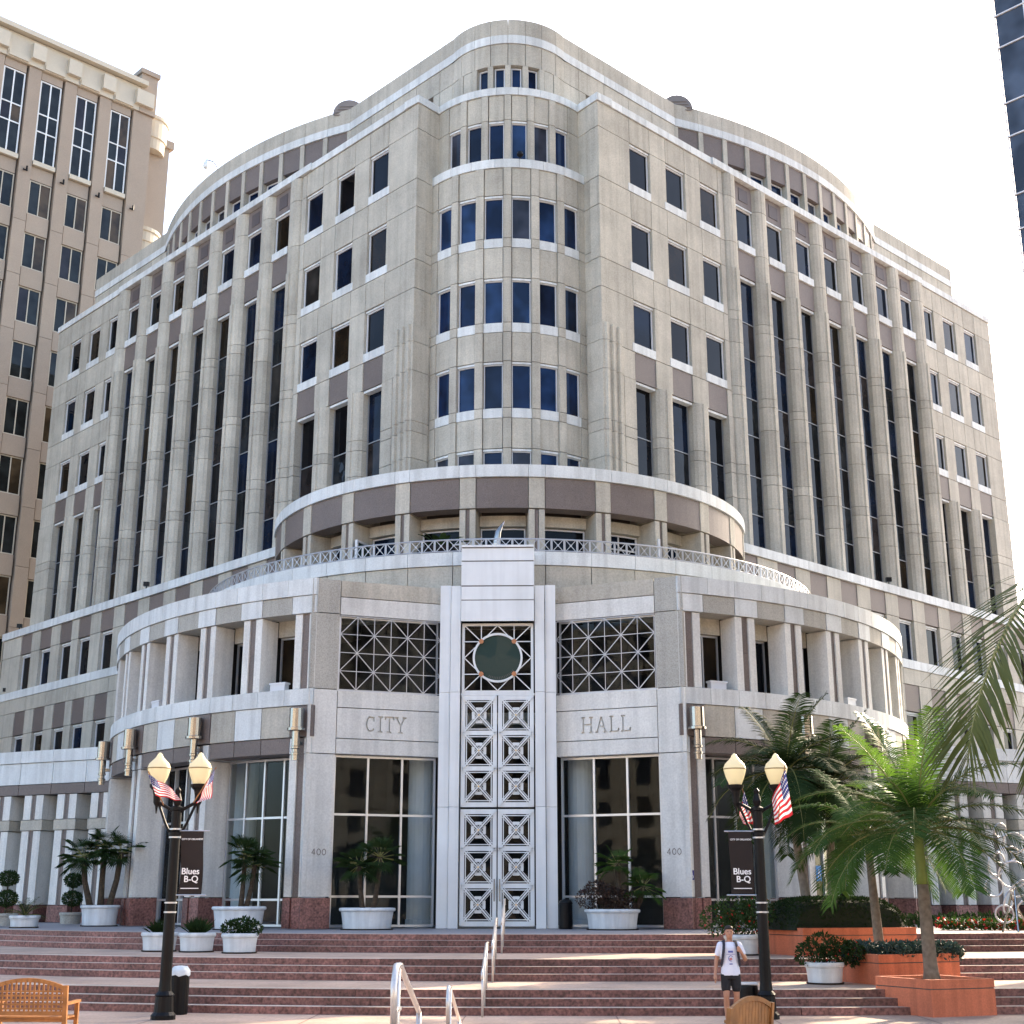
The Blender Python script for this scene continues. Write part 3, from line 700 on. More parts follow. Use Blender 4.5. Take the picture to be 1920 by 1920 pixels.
# ---- low arcades left and right
for side in (-1, 1):
    A, Bq = (side * 16.2, 57.0), (side * 36.6, 66.2); W = seg(A, Bq, (0, 0))
    MB().box(W, .0, W.L, -12, -1.6, 1.35, 8.2).build('core_wall', 'core_dark', CH)
    n = 12; pw = W.L / n
    for i in range(n):
        a, e = pw * i, pw * (i + 1)
        piece('arcade_panel', 'stone_white', CH, W, a, e, -1.6, .06, 7.98, 8.5, j=.014)
        piece('arcade_panel', 'stone_white', CH, W, a, e, -1.6, .0, 7.05, 7.98)
        piece('arcade_panel', 'granite_mauve', CH, W, a, e, -1.6, .02, 6.6, 7.05)
        c = (a + e) / 2
        for x0, x1 in ((c - .55, c - .12), (c + .12, c + .55)):
            piece('arcade_pier', 'stone_pale', CH, W, x0, x1, -1.4, 0, 5.55, 6.6); piece('arcade_pier', 'stone_pale', CH, W, x0, x1, -1.4, 0, 2.05, 5.1)
        piece('arcade_strip', 'granite_mauve', CH, W, c - .12, c + .12, -.5, -.05, 2.05, 6.6, j=.01)
        piece('arcade_panel', 'stone', CH, W, c - .62, c + .62, -1.4, .03, 5.1, 5.55)
        piece('arcade_pier', 'granite_red', CH, W, c - .57, c + .57, -1.4, .03, 1.35, 2.05)
        if i + 1 < n: window(CH, W, c + .6, c + pw - .6, -1.3, 1.4, 6.55, tran=(2.3, 5.1), gm='window_glass', fm='aluminium')
# house numbers: thin strokes set in the pier faces
DIG = {'4': [((.35, 0), (.35, 1), (0, .3), (.5, .3))], '0': [((.25, 0), (.05, .2), (0, .5), (.05, .8), (.25, 1), (.45, .8), (.5, .5), (.45, .2), (.25, 0))]}
for side in (-1, 1):
    A, Bq = (side * 6.12, 44.62), (side * 5.32, 44.97); Fp = seg(A, Bq, (0, 0)); b = MB()
    for i, ch in enumerate('400'):
        for st in DIG[ch]:
            for p, q in zip(st, st[1:]):
                def P(pt):
                    x = .2 + (i * .72 + pt[0]) * .24
                    return Fp(x if side < 0 else Fp.L - x, .022, 3.63 + pt[1] * .2)
                b.bar(P(p), P(q), .02, .012, (Fp.n[0], Fp.n[1], 0))
    b.build('house_number', 'granite_mauve', CH)
# small floodlights along the ledges
for side in (-1, 1):
    F = wingF(side)
    for u, z, w_ in ((42.2, 18.24, 1.3), (26.5, 18.24, 1.35), (43.4, 14.42, 1.25)):
        p = F(u, w_, z); b = MB(); b.tube([p, (p[0], p[1], z + .16)], .03, 6); b.box(Flat((p[0], p[1]), (1, 0), (0, 1)), -.14, .14, -.12, .1, z + .14, z + .36); b.build('floodlight', 'black_iron', CH)
p = (0.6, 55.65); b = MB(); b.tube([(p[0], p[1], 35.2), (p[0], p[1], 35.36)], .04, 6); b.lathe((p[0], p[1], 35.3), [(.1, 0), (.16, .08), (.12, .22)], 10); b.build('floodlight', 'black_iron', CH)
for side in (-1, 1):
    G0 = Cyl(DC, 16.9)
    for t in (26.3, 49.5):
        p = G0(side * t, -.25, 0); b = MB(); f2 = seg(G0(side * t - 1, -.25, 0)[:2], G0(side * t + 1, -.25, 0)[:2], (0, 0))
        b.box(f2, f2.L / 2 - .3, f2.L / 2 + .3, -.12, .12, 9.02, 9.24); b.box(f2, f2.L / 2 - .34, f2.L / 2 + .34, -.14, .14, 9.24, 9.3); b.build('floodlight_box', 'frame_pale', CH)
# ------------------------------------------------------------------ terrace railing
rail = thing('terrace_railing', 'grey metal railing with crossed squares round the curved terrace parapet', 'railing', (0, 46.9, 14.2))
RF = Cyl(DC, 13.45)
def cpts(a, e, r, z, n=24): return [RF(a + (e - a) * i / n, r, z) for i in range(n + 1)]
MB().tube(cpts(-80, 80, 0, 14.7, 90), .03, 6).build('top_rail', 'rail_grey', rail)
MB().tube(cpts(-80, 80, 0, 14.28, 90), .02, 6).build('bottom_rail', 'rail_grey', rail)
pit = 2.0; nb = 80
# grouped as pairs of posts with two crossed squares between
px0 = MB(); hw_ = .175; 
for k in range(nb):
    a = -80 + pit * (k + .5)
    c = Vector(RF(a, 0, 0)); t = Vector((math.cos(rad(a)), math.sin(rad(a)), 0)); nrm = (math.sin(rad(a)), -math.cos(rad(a)), 0)
    b = MB()
    for s1, s2 in ((-1, 1), (1, -1)): b.bar(c + t * hw_ * s1 + Vector((0, 0, 14.29)), c + t * hw_ * s2 + Vector((0, 0, 14.68)), .022, .022, nrm)
    b.tube([c + Vector(nrm) * .02 + Vector((0, 0, 14.485)), c - Vector(nrm) * .02 + Vector((0, 0, 14.485))], .04, 8)
    b.build('cross_panel', 'rail_grey', rail)
    for s1 in (-1, 1):
        q = c + t * .215 * s1
        if s1 == 1 or k == 0: pass
        MB().bar(q + Vector((0, 0, 14.2 if k % 3 == 0 else 14.28)), q + Vector((0, 0, 14.69)), .03, .03, nrm).build('post', 'rail_grey', rail)
# terrace sculpture and planter with broad leaves
sc = MB(); sc.tube([(.0, 47.9, 13.3), (.0, 47.9, 14.3), (-.14, 47.9, 14.7), (-.08, 47.9, 15.2), (.16, 47.9, 15.62)], [.1, .12, .16, .12, .02], 10)
sc.tube([(-.3, 47.9, 14.5), (0, 47.85, 14.7), (.5, 47.8, 14.62), (.8, 47.8, 14.55)], [.03, .08, .06, .02], 8)
tag(sc.build('terrace_sculpture', 'steel', loc=(0, 47.9, 13.2), smooth=True), 'polished metal horn-shaped sculpture on the terrace behind the railing', 'sculpture')
tp = thing('terrace_planter', 'dark terrace planter with broad green leaves behind the railing', 'planter', (-2.2, 48.0, 13.2))
MB().lathe((-2.2, 48.0, 13.2), [(.55, 0), (.75, .9), (.85, 1.25), (.85, 1.35), (.7, 1.3)], 16).build('pot', 'black_iron', tp)
def blade(base, tip, wd, droop, m, parent, name='leaf', n=5, fold=.15):
    base, tip = Vector(base), Vector(tip); d = tip - base; side = d.cross(Vector((0, 0, 1))).normalized(); vs = []; fs = []
    for i in range(n + 1):
        f = i / n; c = base + d * f + Vector((0, 0, droop * math.sin(math.pi * f) - droop * .4 * f * f)); hwid = wd * math.sin(math.pi * min(.97, .08 + f * .9)) ** .7
        vs += [c - side * hwid + Vector((0, 0, fold * hwid)), c, c + side * hwid + Vector((0, 0, fold * hwid))]
    for i in range(n):
        for k in (0, 1): fs.append((i * 3 + k, i * 3 + k + 1, i * 3 + k + 4, i * 3 + k + 3))
    return MB().add(vs, fs).build(name, m, parent)
random.seed(3)
for k in range(13):
    a = random.uniform(0, 6.28); L = random.uniform(.7, 1.15); e = random.uniform(.25, 1.1)
    blade((-2.2, 48.0, 14.45), (-2.2 + math.cos(a) * L * math.cos(e) * 1.2, 48.0 + math.sin(a) * L * math.cos(e) * .6, 14.45 + L * math.sin(e)), .14, .15, 'leaf_dark', tp)
# ------------------------------------------------------------------ neighbouring towers
TW = thing('office_tower', 'tall tan stone office tower with paired windows behind the left wing', 'building', (-36, 90, 0))
r2 = 1 / R2
TF = Flat((-30.1, 96.2), (r2, r2), (r2, -r2))   # u negative towards the viewer's left
ZT = [54.17 - 4.32 * k for k in range(12)]
MB().box(TF, -40, 0, -26, -.35, 0, 66.2).build('core_wall', 'tower_joint', TW)
cols = [-3.55 - 2.9 * k for k in range(9)]
uu = [0.0]
for c in cols: uu += [c + 1.72, c]
uu.append(cols[-1] - 1.2)
for k, c in enumerate(cols):
    window(TW, TF, c + .02, c + 1.7, -.22, 55.75, 62.7, mull=1, tran=(58.37, 59.87), gm='tower_glass', fm='white_paint', fw=.1)
    piece('sill', 'tower_cream', TW, TF, c - .02, c + 1.74, -.4, .15, 55.35, 55.75)
    piece('spandrel', 'tower_stone', TW, TF, c, c + 1.72, -.4, -.12, 54.2, 55.33)
    piece('spandrel', 'tower_stone', TW, TF, c, c + 1.72, -.4, -.05, 62.72, 63.4)
    for r, z in enumerate(ZT):
        window(TW, TF, c + .02, c + 1.7, -.24, z - 2.77, z - .02, mull=1, gm='tower_glass', fm='tower_cream', fw=.07)
        if r < len(ZT) - 1: piece('spandrel', 'tower_stone', TW, TF, c, c + 1.72, -.4, -.03, ZT[r + 1], z - 2.79)
    # pier with dark reveal lines
    a0 = c + 1.72; a1 = uu[0] if k == 0 else cols[k - 1]
    zz = [63.4] + [z - 2.78 - .77 for z in ZT] + [0]
    for q in range(len(zz) - 1): piece('pier_panel', 'tower_stone', TW, TF, a0 + .14, a1 - (.0 if k == 0 else .04), -.4, .06, zz[q + 1], zz[q], j=.03)
    piece('cornice_bracket', 'tower_cream', TW, TF, a0 + .1, a1 - .0 if k else -.2, -.3, .55, 63.9, 65.2)
    piece('frieze_panel', 'tower_cream', TW, TF, c, a1, -.4, .2, 63.42, 65.6)
    piece('frieze_panel', 'tower_cream', TW, TF, c + .1, c + 1.7, -.3, .32, 63.5, 63.95)
MB().box(TF, -40, -.9, -2, .7, 65.65, 66.05).build('cornice', 'tower_cream', TW)
MB().box(TF, -1.3, .12, -3, .25, 63.4, 66.9).box(TF, -1.45, .25, -3.1, .4, 66.9, 67.3).build('corner_pier', 'tower_stone', TW)
# set-back bay with curved balconies at the far corner
TB = Flat((-30.1 - .9, 96.2 + 2.1), (r2, r2), (r2, -r2))
MB().box(TB, -2, 2.0, -12, 0, 0, 62.6).box(TB, -2, 2.3, -12.2, .2, 62.6, 63.3).build('setback_wall', 'tower_stone', TW)
tc_ = TB(.2, -.6, 0)
for z0, z1, rr in ((62.6, 64.2, 1.6), (53.2, 54.0, 1.6)):
    MB().lathe((tc_[0], tc_[1], 0), [(rr * .9, z0 - 1.0), (rr * .93, z0 - .05), (rr, z0), (rr, z1), (rr + .12, z1 + .05), (rr + .12, z1 + .35), (rr * .8, z1 + .35)], 28).build('round_balcony', 'tower_cream', TW)
for k in range(9):
    a = rad(200 + k * 20); MB().tube([(tc_[0] + 1.45 * math.cos(a), tc_[1] + 1.45 * math.sin(a), 44), (tc_[0] + 1.45 * math.cos(a), tc_[1] + 1.45 * math.sin(a), 52.1)], .14, 8).build('balcony_column', 'tower_cream', TW)
for k in range(4):
    p = TF(cols[k] + 2.45, .2, 54.6); b = MB(); b.tube([p, (p[0], p[1], 55.0)], .07, 6); b.tube([(p[0], p[1], 54.65), (p[0] - .2, p[1] - .2, 54.65)], .06, 6); b.build('floodlight', 'black_iron', TW)
BT = thing('glass_tower', 'blue glass tower with pale mullions at the upper right corner', 'building', (18, 36, 0))
GF = Flat((16.25, 38.0), (r2, -r2), (-r2, -r2))
MB().box(GF, .04, 14, -14, -.06, 0, 62).build('core_wall', 'core_dark', BT)
zl = [0.0]
while zl[-1] < 60: zl += [zl[-1] + 1.18, zl[-1] + 3.2]
off = 28.43 - min(zl, key=lambda q: abs(q - 28.43)); zl = [max(0, q + off) for q in zl]
for i in range(len(zl) - 1):
    if zl[i + 1] - zl[i] < .1: continue
    for u in range(5):
        MB().box(GF, u * 1.0 + (.0 if u else .05), u * 1.0 + 1.0, -.05, -.01, zl[i] + .02, zl[i + 1] - .02).build('pane', 'blue_glass', BT)
    MB().box(GF, 0, 12, -.05, .04, zl[i + 1] - .02, zl[i + 1] + .02).build('mullion', 'frame_pale', BT)
for u in range(0, 6): MB().box(GF, u * 1.0 - .025 if u else 0, u * 1.0 + .025, -.05, .02, 0, 61).build('mullion', 'frame_pale', BT)
# ------------------------------------------------------------------ lamp posts, banners, flags
def lamp(loc, label, flip=1):
    t = thing('street_lamp', label, 'street lamp', loc, 'twin globe lamps on the plaza')
    x, y = loc[0], loc[1]
    MB().lathe((x, y, 0), [(.24, 0), (.24, .08), (.19, .14), (.17, .42), (.19, .45), (.13, .52), (.115, .7), (.1, 3.45), (.13, 3.47), (.13, 3.53), (.1, 3.55), (.1, 3.95), (.13, 3.97), (.13, 4.02), (.06, 4.06), (.09, 4.16), (.05, 4.3), (.06, 4.36), (.02, 4.42)], 16).build('post', 'black_iron', t)
    for z in (1.98, 2.16, 3.42, 3.58): MB().lathe((x, y, z), [(.125, 0), (.125, .03)], 14).build('collar', 'aluminium', t)
    for s in (-1, 1):
        gx = x + s * .42
        b = MB(); b.tube([(x, y, 3.3), (x + s * .22, y, 3.72), (gx, y, 4.2)], .028, 8); b.tube([(x, y, 3.85), (x + s * .12, y, 3.98), (x + s * .3, y, 4.08), (gx, y, 4.14)], .035, 8)
        b.lathe((gx, y, 4.06), [(.04, 0), (.07, .06), (.08, .2), (.1, .3), (.16, .36), (.17, .42), (.12, .43)], 14); b.tube([(gx, y, 3.9), (gx, y, 4.1)], [.01, .04], 8)
        b.build('arm', 'black_iron', t, smooth=False)
        gl = MB().lathe((gx, y, 4.46), [(.12, -.0), (.135, .05), (.19, .18), (.228, .32), (.23, .36), (.2, .44), (.12, .52), (.075, .57), (.05, .62), (.015, .66)], 20).build('globe', 'globe', t, smooth=True)
        MB().lathe((gx, y, 4.46), [(.231, .328), (.234, .335), (.234, .345), (.231, .352)], 20, closed=False).build('globe_band', 'globe_band', gl)
    return t
LL, LR = (-5.8, 27.75, 0), (5.93, 28.2, 0)
lamp(LL, 'black twin globe lamp post beside the black bin, its globes in shade')
lamp(LR, 'black twin globe lamp post behind the man in the white shirt')
def text_mesh(txt, size, m, parent, loc, rot=(rad(90), 0, 0), name='lettering', ext=.004):
    cu = bpy.data.curves.new(name, 'FONT'); cu.body = txt; cu.size = size; cu.align_x = 'CENTER'; cu.extrude = ext; cu.offset = size * .014
    o = bpy.data.objects.new('tmp', cu); COL.objects.link(o); bpy.context.view_layer.update()
    me = bpy.data.meshes.new_from_object(o.evaluated_get(bpy.context.evaluated_depsgraph_get())); bpy.data.objects.remove(o)
    me.materials.clear(); me.materials.append(MATS[m]); q = bpy.data.objects.new(name, me); COL.objects.link(q); q.parent = parent
    q.location = Vector(loc) - ROOT[parent.name]; q.rotation_euler = rot; return q
def banner(lp, s, label):
    x = lp[0]; y = lp[1] - .02; x0 = x + s * .14; x1 = x + s * .6; z0, z1 = 2.33, 3.55
    t = thing('banner', label, 'banner', ((x0 + x1) / 2, y, z0), 'event banners on the lamp posts')
    vs = []; fs = []; n, m = 6, 10
    xa, xb = min(x0, x1), max(x0, x1)
    for i in range(n + 1):
        for k in range(m + 1):
            f, g = i / n, k / m
            vs.append((xa + (xb - xa) * f + .015 * math.sin(g * 5), y + .02 * math.sin(g * 4 + f * 2), z0 + (z1 - z0) * g))
    for i in range(n):
        for k in range(m): a = i * (m + 1) + k; fs.append((a, a + m + 1, a + m + 2, a + 1))
    MB().add(vs, fs).build('cloth', 'banner', t)
    for z in (z0 - .01, z1 + .01): MB().tube([(x, y, z), (x1 + s * .09, y, z)], .014, 6).build('bracket', 'aluminium', t)
    cx = (x0 + x1) / 2
    text_mesh('CITY OF ORLANDO', .048, 'lettering', t, (cx, y - .045, 3.38))
    text_mesh('Blues', .17, 'lettering', t, (cx, y - .045, 2.72)); text_mesh('B-Q', .17, 'lettering', t, (cx + .02, y - .045, 2.57))
    MB().box(IDF, cx - .18, cx + .18, y - .045, y - .04, 2.44, 2.455).build('rule', 'lettering', t)
banner(LL, 1, 'dark banner reading Blues B-Q on the lamp post beside the black bin')
banner(LR, -1, 'dark banner reading Blues B-Q on the lamp post behind the man')
def flag(pole, ht, hb, ft, fb, label, y):
    t = thing('flag', label, 'flag', (pole[0][0], y, pole[0][1]), 'small flags on the lamp posts')
    MB().tube([(p[0], y + .03, p[1]) for p in pole], .012, 6).build('pole', 'wood', t)
    NR, NC = 26, 30; vs = []; fs = []; mi = []
    for i in range(NR + 1):
        for k in range(NC + 1):
            f, g = i / NR, k / NC
            X = (ht[0] * (1 - f) + hb[0] * f) * (1 - g) + (ft[0] * (1 - f) + fb[0] * f) * g; Z = (ht[1] * (1 - f) + hb[1] * f) * (1 - g) + (ft[1] * (1 - f) + fb[1] * f) * g
            vs.append((X, y + .05 * math.sin(g * 9 + f * 2.5) * (.3 + g), Z + .012 * math.sin(g * 11 + f * 3)))
    for i in range(NR):
        for k in range(NC):
            a = i * (NC + 1) + k; fs.append((a, a + 1, a + NC + 2, a + NC + 1))
            if i < 14 and k < 12: mi.append(1 if (i % 3 == 1 and (k + (i // 3) % 2 * 1) % 2 == 0) else 2)
            else: mi.append(0 if (i // 2) % 2 == 0 else 1)
    b = MB(); b.add(vs, fs); b.m = mi; b.build('cloth', ['flag_red', 'flag_white', 'flag_blue'], t)
pxz = lambda X, Y, x, y: (X + (x) * Y / 2600., 0)
flag([(-6.0, 4.05), (-6.36, 4.72)], (-6.36, 4.66), (-6.17, 4.24), (-5.85, 4.38), (-5.62, 4.12), 'striped flag blowing right from the left globe of the shaded lamp post', 27.45)
flag([(-5.42, 4.1), (-5.0, 4.8)], (-5.02, 4.78), (-5.2, 4.42), (-5.06, 4.2), (-5.34, 4.07), 'striped flag hanging at the right globe of the shaded lamp post', 27.5)
flag([(6.3, 3.75), (6.5, 4.85)], (6.5, 4.76), (6.6, 3.88), (6.2, 4.2), (6.22, 3.66), 'striped flag hanging at the right globe of the lamp post behind the man', 27.95)
flag([(5.85, 3.7), (5.66, 4.45)], (5.7, 4.36), (5.86, 3.72), (5.58, 3.9), (5.64, 3.7), 'striped flag behind the banner at the left globe of the lamp post by the man', 28.32)
# ------------------------------------------------------------------ handrails
def handrail(name, label, pts, posts, r=.03, group=None, low=None):
    t = thing('handrail', label, 'handrail', (posts[0][0], posts[0][1], posts[0][2]), group)
    MB().tube(pts, r, 8).build('top_bar', name, t, smooth=True)
    if low: MB().tube([(p[0], p[1], p[2] - low) for p in pts[1:-1]], r * .8, 8).build('lower_bar', name, t, smooth=True)
    for x, y, z, zt in posts: MB().tube([(x, y, z), (x, y, zt)], r, 8).build('post', name, t, smooth=True)
for nm, y0, z0, x0 in (('lowest', 28.55, 0, .36), ('middle', 32.3, .45, .41), ('top', 36.9, .9, .46)):
    handrail('rail_steel', 'slim steel handrail on the %s flight of the entrance steps' % nm, [(x0, y0 - .35, z0 + .72), (x0, y0 - .3, z0 + .86), (x0, y0, z0 + .9), (x0 + .02, y0 + 1.05, z0 + 1.35), (x0 + .03, y0 + 1.5, z0 + 1.36), (x0 + .03, y0 + 1.55, z0 + 1.2)],
        [(x0, y0 - .1, z0, z0 + .89), (x0 + .01, y0 + .5, z0 + .15, z0 + 1.1), (x0 + .02, y0 + 1.15, z0 + .45, z0 + 1.35)], .024, 'handrails on the entrance steps')
handrail('rail_steel', 'thick steel handrail in the foreground, the larger one at the bottom edge', [(.45, 11.5, 1.25), (.45, 11.45, 1.55), (.445, 11.65, 1.69), (.44, 12.0, 1.68), (.34, 14.9, 1.1)],
    [(.43, 11.9, .75, 1.66), (.34, 14.9, .15, 1.1)], .028, None, .34)
handrail('rail_steel', 'thin steel handrail in the foreground, the smaller one at the bottom edge', [(.71, 13.95, 1.05), (.71, 13.9, 1.28), (.705, 14.05, 1.39), (.7, 14.3, 1.37), (.6, 17.4, .82)],
    [(.7, 14.3, .3, 1.36), (.6, 17.4, 0, .82)], .02, None, None)
# ------------------------------------------------------------------ bins
def bin_(loc, r, h, label, lid):
    t = thing('litter_bin', label, 'bin', loc)
    x, y, z = loc
    MB().lathe((x, y, z), [(r * .95, 0), (r, .03), (r, h - .06), (r * .96, h - .02), (r * .8, h - .02)], 20).build('body', 'black_iron', t)
    if lid == 'bag':
        b = MB(); vs = []; n = 18
        for k in range(n):
            a = 2 * math.pi * k / n
            for rr, dz in ((r * 1.06, h - .09 + .02 * math.sin(k * 2.1)), (r * 1.04, h + .0), (r * .72, h + .06 + .03 * math.sin(k * 1.7)), (.03, h + .1)): vs.append((x + rr * math.cos(a), y + rr * math.sin(a), z + dz))
        fs = [(k * 4 + j, ((k + 1) % n) * 4 + j, ((k + 1) % n) * 4 + j + 1, k * 4 + j + 1) for k in range(n) for j in range(3)]
        b.add(vs, fs).build('liner_bag', 'pot_white', t, smooth=True)
    elif lid == 'dome': MB().lathe((x, y, z), [(r * 1.02, h - .02), (r * 1.02, h + .02), (r * .8, h + .1), (.05, h + .14)], 18).build('lid', 'black_iron', t, smooth=True)
    else: MB().box(Flat((x, y), (1, 0), (0, 1)), -r * .9, r * .9, -r * .9, r * .9, z + h, z + h + .03).build('lid', 'frame_pale', t)
bin_((-5.85, 29.0, 0), .2, .84, 'black bin with a white liner at the foot of the steps beside the lamp post', 'bag')
bin_((5.62, 28.5, 0), .2, .62, 'dark low bin hidden behind the man at the foot of the steps', 'flat')
bin_((2.22, 45.2, 1.35), .22, .78, 'dark cylindrical bin beside the right pylon of the doors', 'dome')
# ------------------------------------------------------------------ benches
def bench(loc, rz, label, lattice=True):
    """local: seat faces +y, width along x"""
    t = thing('bench', label, 'bench', loc); t.rotation_euler = (0, 0, rz); ROOT[t.name] = Vector((0, 0, 0))
    W = .62
    for sx in (-1, 1):
        MB().bar((sx * W, 0, 0), (sx * W, -.1, .92), .07, .06, (0, 1, 0)).build('back_leg', 'wood', t)
        MB().bar((sx * W, .52, 0), (sx * W, .5, .64), .06, .06, (0, 1, 0)).build('front_leg', 'wood', t)
        MB().bar((sx * W, -.06, .64), (sx * W, .58, .65), .075, .04, (0, 0, 1)).build('arm_rest', 'wood', t)
    for k in range(5): MB().bar((-W, .02 + k * .115, .44), (W, .02 + k * .115, .43), .095, .028, (0, 0, 1)).build('seat_slat', 'wood', t)
    for y in (.04, .48): MB().bar((-W, y, .39), (W, y, .39), .05, .06, (0, 1, 0)).build('apron', 'wood', t)
    top = lambda x: .86 + .14 * max(0, math.cos(x / W * math.pi * .5)) ** .8 - (.0)
    n = 14; pts = [(-W + 2 * W * i / n) for i in range(n + 1)]
    b = MB()
    for a, c in zip(pts, pts[1:]): b.bar((a - .004, -.09, top(a)), (c + .004, -.09, top(c)), .06, .045, (0, 1, 0))
    b.build('top_rail', 'wood', t); MB().bar((-W, -.04, .5), (W, -.04, .5), .06, .04, (0, 1, 0)).build('bottom_rail', 'wood', t)
    if lattice:
        m = 17
        for i in range(1, m):
            x = -W + 2 * W * i / m; MB().bar((x, -.045, .5), (x, -.088, top(x)), .03, .014, (0, 1, 0)).build('back_slat', 'wood', t)
        for z in (.57, .635, .7, .765, .83): MB().bar((-W, -.075 - (z - .6) * .08, z), (W, -.075 - (z - .6) * .08, z), .028, .012, (0, 1, 0)).build('cross_slat', 'wood', t)
    else:
        m = 13
        for i in range(m):
            x = -W + 2 * W * (i + .5) / m; MB().bar((x, -.045, .5), (x, -.088, top(x)), 2 * W / m * .93, .02, (0, 1, 0)).build('back_slat', 'wood', t)
    return t
bench((-6.58, 22.6, 0), 0, 'brown lattice-back wooden bench at the left, seen from behind')
bench((4.2, 18.6, 0), rad(57), 'brown wooden bench with an arched slatted back, in front of the man', False)
# ------------------------------------------------------------------ plants
def frond(curve, llen, n, m, parent, wid=.03, droop=.35, vang=.5, rm='rachis', seed=0, rr=.02, start=.12, lift=.25):
    """curve: list of points of the rachis; leaflets on both sides"""
    rnd = random.Random(seed); C = [Vector(p) for p in curve]
    def at(f):
        x = f * (len(C) - 1); i = min(int(x), len(C) - 2); g = x - i
        p0, p1, p2, p3 = C[max(i - 1, 0)], C[i], C[i + 1], C[min(i + 2, len(C) - 1)]
        return .5 * ((2 * p1) + (p2 - p0) * g + (2 * p0 - 5 * p1 + 4 * p2 - p3) * g * g + (3 * p1 - p0 - 3 * p2 + p3) * g ** 3)
    b = MB(); b.tube([at(i / 10) for i in range(11)], [rr * (1 - .85 * i / 10) for i in range(11)], 5, mi=1)
    for i in range(n):
        f = start + (1 - start) * i / (n - 1) * .995; p = at(f); t = (at(min(f + .02, 1)) - at(max(f - .02, 0))).normalized()
        sd_ = t.cross(Vector((0, 0, 1)));
        if sd_.length < .05: sd_ = Vector((1, 0, 0))
        sd_.normalize(); upv = sd_.cross(t).normalized()
        L = llen * (math.sin(math.pi * (.12 + .8 * f)) ** .7) * rnd.uniform(.85, 1.1)
        for s in (-1, 1):
            d = (sd_ * s * math.cos(vang) + t * math.sin(vang) + upv * (lift + rnd.uniform(-.12, .12))).normalized()
            nn = d.cross(upv).normalized(); w_ = wid * rnd.uniform(.8, 1.15)
            pts = []
            for q, ww in ((0, .55), (.4, 1), (.75, .7), (1, .04)):
                c = p + d * L * q + Vector((0, 0, -droop * L * q * q)); pts += [c - nn * w_ * ww * .5, c + nn * w_ * ww * .5]
            b.add(pts, [(0, 1, 3, 2), (2, 3, 5, 4), (4, 5, 7, 6)])
    return b.build('frond', [m, rm], parent)
def palm(loc, crown, nf, L, label, m='leaf', seed=1, tr=.1, shaft=.8, llen=.55, bright=(), elev=(-.35, 1.25), npair=30, tmat='trunk', bulge=1.25, az=None, wid=.032):
    rnd = random.Random(seed); t = thing('palm_tree', label, 'palm tree', loc)
    a, c = Vector(loc), Vector(crown); n = 14; H = c.z - a.z
    pts, rs = [], []
    for i in range(n + 1):
        f = i / n; p = a.lerp(c, f); pts.append(p); rs.append(tr * ((bulge + .5 * max(0, .08 - f) * 10) - (bulge - .8) * f) * (1 + .03 * (i % 2)))
    k = int(n * max(.2, 1 - shaft / H)) if shaft else n
    MB().tube(pts[:k + 1], rs[:k + 1], 12).build('trunk', tmat, t, smooth=True)
    if shaft: MB().tube(pts[k:], [rs[k] * 1.05] + rs[k + 1:-1] + [rs[-1] * .7], 12).build('crownshaft', 'crownshaft', t, smooth=True)
    for i in range(nf):
        az_ = az[i] if az else i * 2.399963 + rnd.uniform(-.2, .2); e = elev[1] - (elev[1] - elev[0]) * (i / max(1, nf - 1)) ** .9
        if i == 0: e = elev[1]
        ll = L * rnd.uniform(.88, 1.08); cv = []
        hd = Vector((math.cos(az_), math.sin(az_), 0)); p = c.copy(); ang = e
        for q in range(7): cv.append(p.copy()); p = p + (hd * math.cos(ang) + Vector((0, 0, math.sin(ang)))) * ll / 6; ang -= (.1 if e > 1.1 else .23)
        frond(cv, llen, npair, 'leaf_bright' if i in bright else m, t, seed=seed * 100 + i, rr=.025, wid=wid)
    return t
def scatter(b, n, fn, size, rnd, mi=0, asp=2.2):
    for _ in range(n):
        p, nrm = fn(rnd); p = Vector(p)
        d = Vector((rnd.gauss(0, 1), rnd.gauss(0, 1), rnd.gauss(0, 1))).normalized(); d = (d + Vector(nrm) * .6).normalized()
        s = d.cross(Vector((rnd.gauss(0, 1), rnd.gauss(0, 1), rnd.gauss(0, 1)))).normalized(); L = size * rnd.uniform(.6, 1.4)
        b.add([p, p + d * L * .5 + s * L / asp * .5, p + d * L, p + d * L * .5 - s * L / asp * .5], [(0, 1, 2, 3)], mi)
def ball(c, r, sx=1, sy=1, sz=1, shell=.75):
    def f(rnd):
        v = Vector((rnd.gauss(0, 1), rnd.gauss(0, 1), rnd.gauss(0, 1))).normalized(); q = r * (rnd.random() ** .4 * (1 - shell) + shell)
        return (c[0] + v.x * q * sx, c[1] + v.y * q * sy, c[2] + v.z * q * sz), v
    return f
